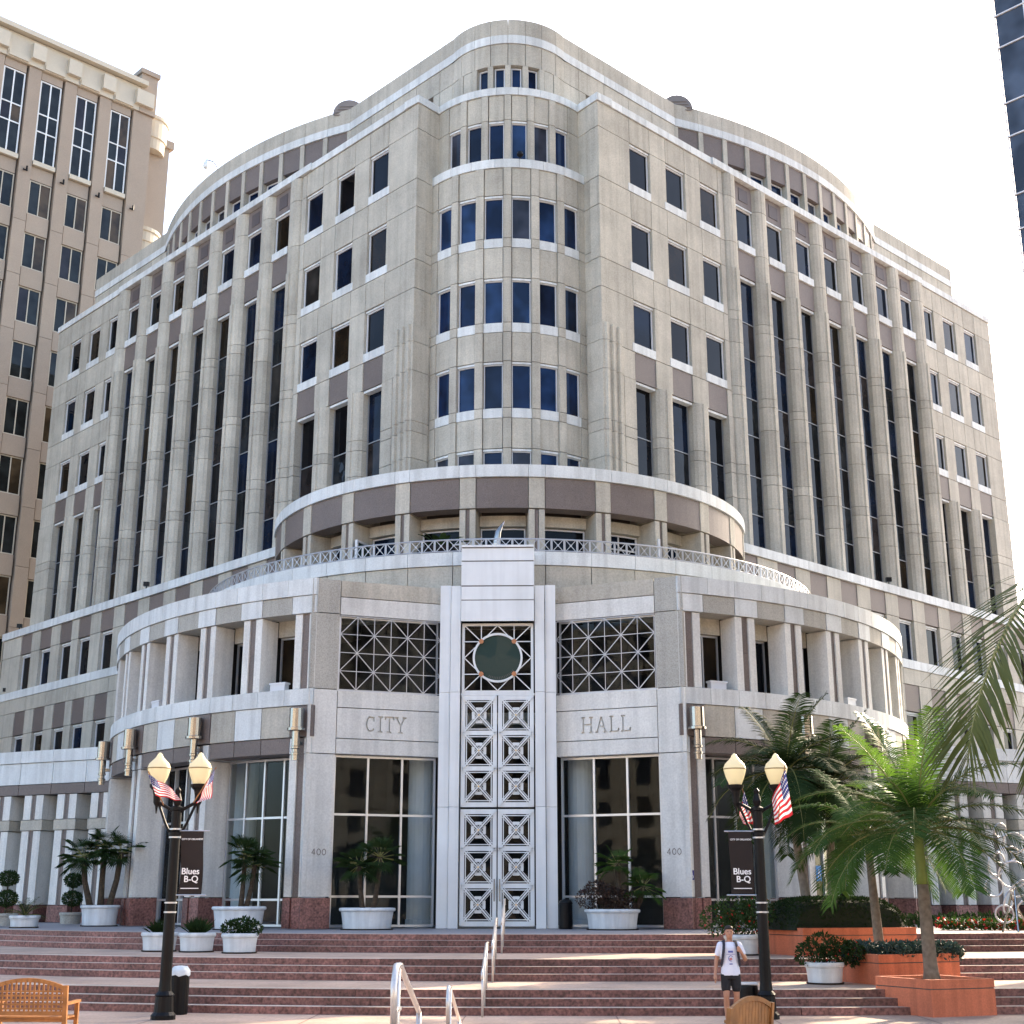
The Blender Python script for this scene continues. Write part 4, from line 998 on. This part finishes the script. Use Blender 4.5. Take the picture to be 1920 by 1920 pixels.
# coral planter boxes stepping up the stairs
def coral(N, Rr, L, z0, z1, label):
    N, Rr, L = [Vector((*q, 0)) for q in (N, Rr, L)]; Q = L + Rr - N; c = (N + Q) / 2
    t = thing('planter_box', label, 'planter', (N.x, N.y, z0), 'coral stucco planter boxes stepping up the stairs')
    def ring(k): return [c + (p - c) * k for p in (N, Rr, Q, L)]
    def pr(k, za, zb, m, nm):
        vs = [(p.x, p.y, za) for p in ring(k)] + [(p.x, p.y, zb) for p in ring(k)]; b = MB()
        b.add(vs, b.fix(vs, [(0, 1, 5, 4), (1, 2, 6, 5), (2, 3, 7, 6), (3, 0, 4, 7), (3, 2, 1, 0), (4, 5, 6, 7)])); return b.build(nm, m, t)
    pr(1.0, z0, z1 - .19, 'coral', 'box_wall'); pr(.985, z1 - .2, z1 - .17, 'core_dark', 'groove')
    vs = []; 
    for k, z in ((1.0, z1 - .17), (1.0, z1), (.86, z1), (.86, z1 - .1)): vs += [(p.x, p.y, z) for p in ring(k)]
    b = MB(); fs = [(r * 4 + i, r * 4 + (i + 1) % 4, r * 4 + 4 + (i + 1) % 4, r * 4 + 4 + i) for r in range(3) for i in range(4)] + [(0, 3, 2, 1), (12, 13, 14, 15)]
    b.add(vs, b.fix(vs, fs)).build('rim', 'coral', t)
    pr(.855, z1 - .12, z1 - .07, 'soil', 'soil')
    return t
coral((9.24, 28.6), (10.68, 29.2), (8.5, 30.1), 0, .7, 'lowest coral stucco planter box, holding the tallest palm')
coral((8.86, 31.25), (10.9, 32.3), (8.25, 32.9), .4, 1.08, 'middle coral stucco planter box, filled with bluish juniper')
coral((7.97, 35.3), (11.1, 36.6), (7.2, 37.3), .85, 1.56, 'uppermost coral stucco planter box, holding the clipped hedge')
# hedge, juniper
rnd = random.Random(5)
def hedge_pt(rnd):
    u, v = rnd.uniform(-1, 1), rnd.uniform(-1, 1); z = (1 - abs(u) ** 5) ** .5 * (1 - abs(v) ** 5) ** .5
    if rnd.random() < .45: k = rnd.random(); p = (u, v, z * k if False else z)
    q = Vector((9.05, 37.0, 1.5)) + Vector((.925, .38, 0)) * u * 1.75 + Vector((-.4, .9, 0)) * v * .95
    return (q.x, q.y, 1.5 + .78 * z * (1 if rnd.random() < .6 else rnd.random() ** .5)), (0, 0, 1)
b = MB(); 
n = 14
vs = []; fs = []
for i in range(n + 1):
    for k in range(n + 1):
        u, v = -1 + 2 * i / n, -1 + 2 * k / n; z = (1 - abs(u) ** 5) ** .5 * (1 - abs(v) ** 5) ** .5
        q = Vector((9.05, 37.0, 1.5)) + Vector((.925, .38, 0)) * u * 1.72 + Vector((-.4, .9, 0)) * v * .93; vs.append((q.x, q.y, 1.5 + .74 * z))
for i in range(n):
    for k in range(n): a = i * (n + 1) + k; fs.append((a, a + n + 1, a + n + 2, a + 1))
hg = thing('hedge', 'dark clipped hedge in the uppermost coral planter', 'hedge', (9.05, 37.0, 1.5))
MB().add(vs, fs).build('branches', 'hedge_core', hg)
scatter(b, 9000, hedge_pt, .07, rnd); o = b.build('leaves', 'leaf_dark', hg); 
def shrub(loc, label, fn_list, n, size, m, name='shrub', cat='shrub', extra=None, seed=1):
    t = thing(name, label, cat, loc); rnd = random.Random(seed); b = MB()
    for f in fn_list: scatter(b, n, f, size, rnd)
    b.build('leaves', m, t)
    if extra:
        b = MB()
        for f in fn_list: scatter(b, extra[1], f, extra[2], rnd, asp=1.3)
        b.build('flowers', extra[0], t)
    st = MB()
    for f in fn_list[:6]:
        p, _ = f(rnd); st.tube([loc, tuple((Vector(loc) + Vector(p)) / 2 + Vector((.03, 0, .05))), p], [.02, .014, .006], 5)
    st.build('stems', 'trunk_dark', t)
    return t
jun = [ball((9.55 + dx, 32.3 + dy, 1.1), .36, 1.2, 1, .62, .4) for dx, dy in ((-.9, -.2), (-.5, .3), (-.2, -.4), (.1, .2), (.5, -.1), (.5, .5), (.9, .1), (1.1, .25), (-.8, .35))]
shrub((9.5, 32.3, 1.0), 'low bluish juniper shrub in the middle coral planter', jun, 900, .09, 'leaf_blue', seed=2)
# ---- pots
def pot(loc, r, h, label, saucer=True, m='pot_white'):
    t = thing('plant_pot', label, 'plant pot', loc)
    MB().lathe(loc, [(r * .86, .03), (r * .9, h * .5), (r * .94, h - .12), (r * 1.0, h - .1), (r * 1.02, h - .06), (r * 1.0, h - .01), (r * .93, h), (r * .88, h - .06)], 36).build('pot_body', m, t, smooth=False)
    MB().lathe(loc, [(r * .875, h - .09), (r * .875, h - .055)], 30).build('soil', 'soil', t)
    if saucer: MB().lathe(loc, [(r * .93, 0), (r * .96, .02), (r * .96, .035), (r * .8, .035)], 30).build('saucer', 'soil', t)
    return t
def fan_palm(loc, trunks, label, seed=1, nl=26, R=.75, m='leaf_dark', tr=.075):
    rnd = random.Random(seed); t = thing('fan_palm', label, 'palm tree', loc)
    for tx, ty, h in trunks:
        base = Vector(loc) + Vector((tx * .5, ty * .5, 0)); top = Vector(loc) + Vector((tx, ty, h)); mid = (base + top) / 2 + Vector((tx * .1, 0, 0))
        MB().tube([base, mid, top], [tr * 1.2, tr, tr * 1.1], 9).build('trunk', 'trunk_dark', t)
        for i in range(nl):
            a = rnd.uniform(0, 6.28); e = rnd.uniform(-.7, 1.15); d = Vector((math.cos(a) * math.cos(e), math.sin(a) * math.cos(e), math.sin(e)))
            st = top + d * R * rnd.uniform(.45, .7); b = MB(); b.tube([top, st], [.012, .008], 4, mi=1)
            s = d.cross(Vector((0, 0, 1))).normalized(); u = s.cross(d).normalized(); nb_ = 17
            for k in range(nb_):
                g = (-1 + 2 * k / (nb_ - 1)) * 1.75; dd = (d * math.cos(g) + s * math.sin(g) + u * .12 * abs(math.sin(g))).normalized(); Lb = R * rnd.uniform(.5, .62)
                pv = dd.cross(u).normalized() * .014; mid_ = st + dd * Lb * .55; tip = st + dd * Lb + Vector((0, 0, -Lb * .25))
                b.add([st - pv * .4, st + pv * .4, mid_ + pv, tip, mid_ - pv], [(0, 1, 2, 3, 4)])
            b.build('fan_leaf', [m, 'rachis'], t)
    return t
pot((-4.0, 44.1, 1.35), .87, .66, 'large oval white pot left of the entrance doors under the word CITY')
fan_palm((-4.0, 44.1, 1.95), [(-.3, 0, 1.35), (.35, .1, 1.6)], 'dark fan palm in the white pot left of the doors', 11, 24)
pot((3.66, 44.1, 1.35), .86, .62, 'large oval white pot right of the entrance doors under the word HALL')
fan_palm((4.1, 44.2, 1.9), [(-.25, .1, 1.45), (.55, .0, .75)], 'fan palm leaning over the pot right of the doors', 12, 17, .7, 'leaf')
shrub((3.4, 44.05, 1.95), 'dark reddish shrub in the pot right of the doors', [ball((3.2 + dx, 44.0, 2.3 + dz), .38, 1.1, 1, .8) for dx, dz in ((-.25, 0), (.2, .12), (.6, -.02), (.0, .2), (.9, -.05))], 420, .09, 'leaf_rust', seed=4)
pot((-8.0, 43.9, 1.35), .83, .7, 'large white pot with a dark palm between the two left drum pillars')
fan_palm((-8.0, 43.9, 2.0), [(.1, 0, 1.6), (.4, .1, 1.3)], 'dark fan palm in the white pot between the left drum pillars', 13, 26, .75)
pot((-14.3, 49.9, 1.35), .68, .72, 'white pot with three palms left of the entrance drum')
fan_palm((-14.3, 49.9, 2.0), [(-.75, 0, 1.75), (-.05, .1, 2.1), (.6, 0, 1.9)], 'cluster of dark fan palms left of the entrance drum', 14, 26, .85, 'leaf_dark', .1)
for loc, r, h, lb in (((-8.86, 38.2, .9), .49, .5, 'small white pot, leftmost of the three on the upper landing'), ((-7.74, 37.8, .9), .49, .5, 'small white pot, middle of the three on the upper landing'), ((-6.41, 37.0, .9), .48, .5, 'small white pot with white flowers, rightmost of the three on the landing')): pot(loc, r, h, lb)
def tuft(loc, n, L, label, m, seed, spread=.9):
    t = thing('grass_tuft', label, 'plant', loc); rnd = random.Random(seed); b = MB()
    for _ in range(n):
        a = rnd.uniform(0, 6.28); e = rnd.uniform(.5, 1.5); d = Vector((math.cos(a) * math.cos(e) * spread, math.sin(a) * math.cos(e) * spread, math.sin(e))); l = L * rnd.uniform(.7, 1.1)
        p = Vector(loc) + Vector((rnd.uniform(-.15, .15), rnd.uniform(-.15, .15), 0)); s = d.cross(Vector((0, 0, 1))).normalized() * .011
        b.add([p - s, p + s, p + d * l * .6 + s * .7, p + d * l + Vector((0, 0, -.1 * l)), p + d * l * .6 - s * .7], [(0, 1, 2, 3, 4)])
    b.build('blades', m, t); return t
tuft((-8.86, 38.2, 1.33), 260, .5, 'spiky grass tuft in the leftmost small pot', 'leaf_dark', 21); tuft((-7.74, 37.8, 1.33), 380, .55, 'spiky grass tuft in the middle small pot', 'leaf_dark', 22)
shrub((-6.41, 37.0, 1.33), 'low bush with white flowers in the rightmost small pot', [ball((-6.41 + dx, 37.0, 1.5 + dz), .24, 1, 1, .8) for dx, dz in ((-.25, 0), (.05, .08), (.3, .02))], 340, .1, 'leaf_dark', seed=6, extra=('flower_white', 14, .07))
pot((6.55, 36.0, .9), .45, .5, 'white pot behind the man, with red-flowered bush')
shrub((6.45, 36.0, 1.35), 'dark red-flowered bush behind the man', [ball((6.35 + dx, 36.0, 1.75 + dz), .4, 1.1, 1, .9) for dx, dz in ((-.4, .0), (.0, .25), (.35, .0), (.1, -.1), (.6, .2))], 420, .1, 'leaf_dark', seed=7, extra=('flower_red', 22, .07))
pot((7.78, 31.8, .45), .43, .46, 'cream pot left of the middle coral planter')
shrub((7.78, 31.8, .88), 'dark bush with a few red flowers in the cream pot', [ball((7.8 + dx, 31.8, 1.1 + dz), .3, 1.1, 1, .85) for dx, dz in ((-.3, -.02), (-.05, .16), (.3, .05), (.55, .0))], 420, .09, 'leaf_dark', seed=8, extra=('flower_red', 10, .07))
pot((-15.9, 47.0, 1.35), .5, .4, 'low white pot with a cycad at the far left')
cy_ = thing('cycad', 'dark spiky cycad in the low white pot at the far left', 'plant', (-15.9, 47.0, 1.7))
for i in range(22):
    a = i * 2.4; e = .1 + 1.2 * ((i * 7) % 22) / 22; hd = Vector((math.cos(a), math.sin(a), 0)); p = Vector((-15.9, 47.0, 1.72)); ang = e; cv = []
    for q in range(5): cv.append(p.copy()); p = p + (hd * math.cos(ang) + Vector((0, 0, math.sin(ang)))) * .2; ang -= .22
    frond(cv, .16, 16, 'leaf_dark', cy_, wid=.018, seed=300 + i, rr=.01, droop=.1)
def topiary(loc, label, seed):
    pot(loc, .42, .45, 'grey pot holding ' + label.replace('clipped ', 'the '), False, 'stone_grey')
    t = thing('topiary', label, 'shrub', (loc[0], loc[1], loc[2] + .4)); x, y, z = loc; MB().tube([(x, y, z + .4), (x, y, z + 1.75)], .03, 6).build('stem', 'trunk_dark', t); rnd = random.Random(seed)
    for zz, r in ((.95, .36), (1.62, .33)):
        b = MB(); scatter(b, 1400, ball((x, y, z + zz), r, 1, 1, .75, .6), .08, rnd); b.build('clipped_ball', 'leaf_dark', t)
topiary((-16.4, 53.0, 1.35), 'clipped two-ball topiary left of the palm cluster', 31)
topiary((-17.2, 48.6, 1.35), 'clipped two-ball topiary at the left picture edge', 32)
# ---- tall palms
palm((9.5, 29.45, .6), (9.45, 29.45, 3.62), 27, 2.75, 'tall feather palm with a bright upright spear in the lowest coral planter', 'leaf', 41, .12, .95, .7, bright=(0, 1, 2, 3, 4, 6), npair=64, wid=.031, elev=(-.1, 1.45))
palm((9.54, 34.0, .95), (9.42, 34.0, 3.75), 22, 2.4, 'slimmer feather palm rising from the juniper in the middle planter', 'leaf', 42, .1, .5, .62, elev=(-.2, 1.2), npair=56, wid=.032)
palm((8.55, 37.3, 1.5), (8.15, 37.6, 5.55), 27, 2.45, 'dark feather palm behind the hedge, left of its neighbour', 'leaf_dark', 43, .11, .7, .72, elev=(-.5, 1.3), npair=56, wid=.036)
palm((9.3, 38.2, 1.2), (9.45, 38.4, 5.3), 27, 2.4, 'dark feather palm behind the hedge, right of its neighbour', 'leaf_dark', 44, .11, .7, .72, elev=(-.45, 1.3), npair=56, wid=.036)
# foreground palm: trunk outside the frame on the right, its fronds hang into view
pe = palm((9.7, 16.8, 0), (9.4, 16.4, 6.4), 7, 3.0, 'large foreground palm whose fronds hang in from the right edge', 'leaf_olive', 45, .14, .8, .85, npair=40, az=[0, .6, -.6, 1.3, -1.3, .2, 2.0], elev=(-.1, 1.2), wid=.04)
frond([(9.4, 16.4, 6.4), (8.4, 15.6, 6.35), (7.3, 14.7, 5.75), (6.62, 14.2, 5.1), (6.2, 14.0, 4.4), (5.98, 13.9, 3.85), (5.9, 13.9, 3.45)], 1.0, 62, 'leaf_olive', pe, wid=.042, droop=.22, vang=.75, seed=77, rr=.035, start=.3, lift=.1)
frond([(9.4, 16.4, 6.3), (8.6, 15.9, 6.0), (7.75, 15.4, 5.2), (7.35, 15.2, 4.4), (7.2, 15.1, 3.7), (7.15, 15.1, 3.1)], 0.8, 55, 'leaf_olive', pe, wid=.046, droop=.3, vang=.9, seed=78, rr=.03, start=.25, lift=0)
# flower bed with ring sculpture
fb = thing('flower_bed', 'low bed of red and white flowers under the ring sculpture', 'flower bed', (15.4, 44.2, 1.35)); rnd = random.Random(9); b = MB()
def bed(rnd): return (rnd.uniform(13.8, 17.5), rnd.uniform(43.4, 44.8), 1.36 + rnd.random() * .28), (0, 0, 1)
scatter(b, 2200, bed, .13, rnd); b.build('leaves', 'leaf', fb)
b = MB(); scatter(b, 500, bed, .1, rnd, asp=1.2); b.build('red_flowers', 'flower_red', fb)['kind'] = 'stuff'; b = MB(); scatter(b, 160, bed, .1, rnd, asp=1.2); b.build('white_flowers', 'flower_white', fb)['kind'] = 'stuff'
b = MB(); scatter(b, 1800, lambda r: ((r.uniform(10.2, 17.5), r.uniform(47.2, 48.0), 1.36 + r.random() * .4), (0, 0, 1)), .16, rnd)
tag(b.build('shrub_border', 'leaf_dark', loc=(13.8, 47.6, 1.35)), 'dark low planting along the foot of the right arcade glass', 'shrub')
rs = thing('ring_sculpture', 'silver sculpture of stacked metal rings at the right edge', 'sculpture', (15.0, 41.2, 1.35))
def torus(c, R, r, tilt, yaw):
    m = Euler((tilt, 0, yaw)).to_matrix(); pts = [Vector(c) + m @ Vector((R * math.cos(k * math.pi / 12), 0, R * math.sin(k * math.pi / 12))) for k in range(25)]
    MB().tube(pts, r, 8, cap=False).build('ring', 'aluminium', rs, smooth=True)
for px_, pz, R, tl, yw in ((14.95, 4.2, .2, .2, .3), (15.32, 3.85, .3, .3, -.5), (15.05, 3.5, .36, .9, .2), (14.75, 3.25, .33, .2, .5), (15.2, 2.95, .4, .4, -.2), (14.62, 2.6, .27, .1, .1), (15.35, 2.55, .3, .7, .4), (15.0, 2.2, .34, .3, .9), (14.85, 1.85, .25, .2, -.3), (15.5, 2.0, .3, .5, .2)): torus((px_, 41.2, pz), R, .027, tl, yw)
for a, c in (((14.75, 41.2, 1.35), (15.1, 41.2, 2.4)), ((15.6, 41.3, 1.35), (15.1, 41.2, 2.3)), ((15.1, 40.9, 1.35), (15.2, 41.2, 2.6))): MB().tube([a, c], .035, 8).build('leg', 'steel', rs)
# ---- signs on the right drum pillars
def sign(t, z, m, label, wd=.28, ht=.42, sy=True):
    F_ = Cyl(DC, 16.9); f2 = seg(F_(t - .6, .03, 0)[:2], F_(t + .6, .03, 0)[:2], (0, 0)); u = f2.L / 2
    tt = thing('sign', label, 'sign', F_(t, .03, z)); MB().box(f2, u - wd / 2, u + wd / 2, 0, .02, z, z + ht).build('plate', m, tt)
    b = MB(); q = lambda x, y: f2(u + x * wd, .024, z + y * ht)
    b.bar(q(-.05, .75), q(-.02, .5), .03, .006); b.bar(q(-.02, .5), q(.18, .45), .025, .006); b.bar(q(.18, .45), q(.25, .25), .025, .006)
    for k in range(10): a0, a1 = 2.2 + k * .38, 2.2 + (k + 1) * .38; b.bar(q(.02 + .22 * math.cos(a0), .38 + .2 * math.sin(a0)), q(.02 + .22 * math.cos(a1), .38 + .2 * math.sin(a1)), .02, .006)
    b.build('symbol', 'lettering', tt)
sign(24.5 - 2.9, 2.85, 'sign_navy', 'small dark plaque on the right front pillar', .14, .3)
sign(36.6, 2.95, 'sign_navy', 'navy accessibility sign on a drum pillar right of the lamp post', .2, .38); sign(39.4, 2.85, 'sign_blue', 'bright blue accessibility sign seen between the palm trunks', .26, .5)
# ------------------------------------------------------------------ the man
MX, MY = 5.1, 27.0
def P3(x, y, z): return (MX + x, MY + y, z)
def caps(b, pts, rs, n=10):
    """rounded limb through the given joints"""
    p = [Vector(P3(*q)) for q in pts]; d0 = (p[0] - p[1]).normalized(); d1 = (p[-1] - p[-2]).normalized(); P, R = [], []
    for k in (80, 50, 25): P.append(p[0] + d0 * rs[0] * math.sin(rad(k))); R.append(rs[0] * math.cos(rad(k)))
    for i in range(len(p) - 1):
        for q in range(4): f = q / 4; P.append(p[i].lerp(p[i + 1], f)); R.append(rs[i] * (1 - f) + rs[i + 1] * f)
    P.append(p[-1]); R.append(rs[-1])
    for k in (25, 50, 80): P.append(p[-1] + d1 * rs[-1] * math.sin(rad(k))); R.append(rs[-1] * math.cos(rad(k)))
    b.tube(P, R, n)
def loft(b, rings, n=16):
    vs = []; fs = []
    for z, rx, ry, cx, cy in rings:
        for k in range(n): a = 2 * math.pi * k / n; vs.append(P3(cx + rx * math.cos(a), cy + ry * math.sin(a), z))
    m = len(rings)
    for i in range(m - 1):
        for k in range(n): fs.append((i * n + k, i * n + (k + 1) % n, (i + 1) * n + (k + 1) % n, (i + 1) * n + k))
    fs += [tuple(range(n - 1, -1, -1)), tuple((m - 1) * n + k for k in range(n))]
    b.add(vs, b.fix(vs, fs))
def remesh(o, v, it=3):
    r = o.modifiers.new('remesh', 'REMESH'); r.mode = 'VOXEL'; r.voxel_size = v; r.use_smooth_shade = True
    s = o.modifiers.new('smooth', 'SMOOTH'); s.factor = .5; s.iterations = it
    bpy.context.view_layer.update(); me = bpy.data.meshes.new_from_object(o.evaluated_get(bpy.context.evaluated_depsgraph_get())); o.modifiers.clear(); o.data = me
    return o
person = thing('person', 'man in a white printed T-shirt and black shorts, hand on a backpack strap', 'person', (MX, MY, 0))
b = MB()
loft(b, [(.84, .12, .09, 0, 0), (.95, .165, .115, 0, 0), (1.08, .145, .105, 0, 0), (1.22, .165, .115, 0, 0), (1.36, .185, .115, 0, 0), (1.44, .14, .085, 0, .005), (1.48, .06, .06, 0, .01)])
caps(b, [(0, .01, 1.44), (.005, -.01, 1.56)], [.058, .054])
for s, kn, an, ft in ((-1, -.05, .03, -.13), (1, .01, .1, -.06)):
    caps(b, [(s * .09, 0, .9), (s * .1, kn, .5), (s * .095, (kn + an) / 2 + .03, .34), (s * .09, an, .09)], [.088, .056, .055, .037])
    caps(b, [(s * .092, an, .06), (s * .1, ft, .045)], [.04, .036])
# hanging arm and bent arm
caps(b, [(-.185, .005, 1.4), (-.255, .02, 1.13), (-.29, -.05, .9)], [.056, .043, .028]); caps(b, [(.185, .005, 1.4), (.29, .0, 1.14), (.2, -.17, 1.27)], [.056, .043, .028])
# hands: palm and fingers
caps(b, [(-.292, -.055, .88), (-.3, -.065, .82)], [.032, .034], 8)
for k, (dx, L) in enumerate(((-.026, .066), (-.009, .076), (.009, .07), (.026, .056))): caps(b, [(-.302 + dx * .4, -.068 + dx, .8), (-.3 + dx * .4, -.078 + dx, .8 - L * .6), (-.294 + dx * .4, -.072 + dx, .8 - L)], [.0095, .009, .008], 6)
caps(b, [(-.29, -.09, .85), (-.282, -.115, .81), (-.285, -.118, .78)], [.011, .01, .009], 6)
caps(b, [(.2, -.17, 1.27), (.165, -.175, 1.325)], [.032, .036], 8)
for k, dz in enumerate((-.03, -.01, .012, .034)): caps(b, [(.165, -.195, 1.32 + dz), (.125, -.2, 1.335 + dz), (.118, -.165, 1.335 + dz), (.14, -.15, 1.33 + dz)], [.0105, .01, .0095, .009], 6)
caps(b, [(.175, -.19, 1.35), (.15, -.2, 1.385), (.13, -.19, 1.39)], [.012, .011, .009], 6)
# head with jaw, nose, ears
loft(b, [(1.525, .035, .045, 0, -.03), (1.545, .055, .068, 0, -.025), (1.58, .066, .083, 0, -.018), (1.63, .073, .094, 0, -.008), (1.68, .074, .097, 0, 0), (1.715, .062, .082, 0, .003), (1.738, .035, .045, 0, .005)])
caps(b, [(0, -.1, 1.645), (0, -.118, 1.61)], [.011, .016], 6); caps(b, [(-.022, -.088, 1.672), (.022, -.088, 1.672)], [.014, .014], 6); caps(b, [(-.018, -.093, 1.573), (.018, -.093, 1.573)], [.01, .01], 6)
for s in (-1, 1): caps(b, [(s * .074, .0, 1.655), (s * .076, .004, 1.615)], [.014, .011], 6)
body = remesh(b.build('body', 'skin', person), .0085, 2)
b = MB()
for s in (-1, 1): caps(b, [(s * .029, -.092, 1.648), (s * .034, -.092, 1.648)], [.0085, .0085], 6)
b.build('eyes', 'hair', person)
b = MB(); loft(b, [(1.62, .074, .05, 0, .055), (1.66, .083, .075, 0, .036), (1.695, .086, .106, 0, .006), (1.725, .08, .102, 0, -.002), (1.752, .056, .075, 0, -.002), (1.764, .02, .03, 0, .0)])
for s in (-1, 1): caps(b, [(s * .074, .02, 1.62), (s * .076, -.02, 1.68)], [.012, .014], 6)
remesh(b.build('hair', 'hair', person), .01, 2)
b = MB(); loft(b, [(.86, .185, .13, 0, 0), (.95, .18, .13, 0, 0), (1.08, .165, .125, 0, 0), (1.22, .182, .132, 0, 0), (1.36, .2, .13, 0, 0), (1.43, .165, .1, 0, .005), (1.465, .085, .075, 0, .008)])
caps(b, [(-.17, .005, 1.4), (-.222, .014, 1.25)], [.072, .064]); caps(b, [(.17, .005, 1.4), (.238, .004, 1.26)], [.072, .064])
sh = remesh(b.build('shirt', 'shirt', person), .012, 3)
b = MB(); b.bar(P3(-.045, -.133, 1.29), P3(.045, -.133, 1.29), .035, .006); b.bar(P3(-.08, -.134, 1.245), P3(.08, -.134, 1.245), .008, .006)
for k in range(9): a0, a1 = .6 + k * .5, .6 + (k + 1) * .5; b.bar(P3(.04 * math.cos(a0), -.132, 1.17 + .05 * math.sin(a0)), P3(.04 * math.cos(a1), -.132, 1.17 + .05 * math.sin(a1)), .012, .006)
b.bar(P3(-.03, -.134, 1.07), P3(.03, -.134, 1.07), .02, .006); b.build('shirt_print', 'print_blue', sh)
b = MB(); b.bar(P3(-.02, -.133, 1.15), P3(.02, -.133, 1.17), .04, .005); b.build('shirt_print', 'print_red', sh)
b = MB(); loft(b, [(.8, .15, .12, 0, 0), (.88, .178, .128, 0, 0), (.92, .172, .124, 0, 0)])
for s, kn in ((-1, -.035), (1, .01)): caps(b, [(s * .092, 0, .86), (s * .1, kn * .6, .64)], [.1, .092])
remesh(b.build('shorts', 'shorts', person), .012, 2)
b = MB()
for s, an, ft in ((-1, .03, -.15), (1, .1, -.08)): caps(b, [(s * .092, an + .02, .048), (s * .1, ft, .04)], [.048, .044])
remesh(b.build('shoes', 'black_iron', person), .012, 1)
bp = thing('backpack', 'dark backpack worn by the man, its straps over his shoulders', 'backpack', P3(0, .2, .98))
b = MB(); loft(b, [(.98, .1, .04, 0, .17), (1.0, .14, .07, 0, .2), (1.2, .15, .085, 0, .21), (1.38, .13, .07, 0, .2), (1.44, .07, .04, 0, .19)]); b.build('pack_body', 'strap', bp, smooth=True)
for s in (-1, 1):
    b = MB(); pts = [(s * .1, .17, 1.4), (s * .105, .09, 1.475), (s * .11, -.02, 1.485), (s * .118, -.105, 1.42), (s * .13, -.142, 1.32), (s * .15, -.13, 1.18), (s * .175, -.06, 1.05), (s * .16, .1, 1.0)]
    for p, q in zip(pts, pts[1:]):
        m_ = Vector(p) + Vector(q); nrm = Vector((s * .2, m_.y * 1.2 if abs(m_.y) > .05 else 0, max(0, m_.z / 2 - 1.38) * 14)).normalized()
        b.bar(P3(*p), P3(*q), .05, .014, nrm)
    b.build('strap', 'strap', bp)
# ------------------------------------------------------------------ unseen buildings added behind the camera so the city hall glass mirrors less sky
def added_block(x0, x1, y, h, m, label, nf):
    t = thing('added_building', label, 'building', ((x0 + x1) / 2, y, 0))
    SF = Flat((x0, y), (1, 0), (0, 1)); W_ = x1 - x0; n = int(min(W_, 60) / 4.2); fh = h / nf
    MB().box(SF, 0, W_, -14, 0, 0, h).box(SF, -.3, W_ + .3, -14.3, .35, h, h + .7).build('wall', m, t)
    for k in range(nf):
        z = k * fh; MB().box(SF, 0, W_, 0, .14, z + fh - .55, z + fh - .1).build('string_course', m, t)
        for i in range(n):
            u = W_ * (i + .5) / n; MB().box(SF, u - 1.15, u + 1.15, -.05, .05, z + .9, z + fh - .8).build('pane', 'window_glass', t)
added_block(-120, -24, -52, 36, 'tower_cream', 'unseen cream banded building added across the street, mirrored in the left terrace glass', 7)
added_block(-20, 22, -56, 36, 'tower_stone', 'unseen tan building added across the street for the lobby glass to mirror', 8)
added_block(27, 120, -50, 40, 'stone_grey', 'unseen tall grey building added across the street for the right wing glass to mirror', 9)
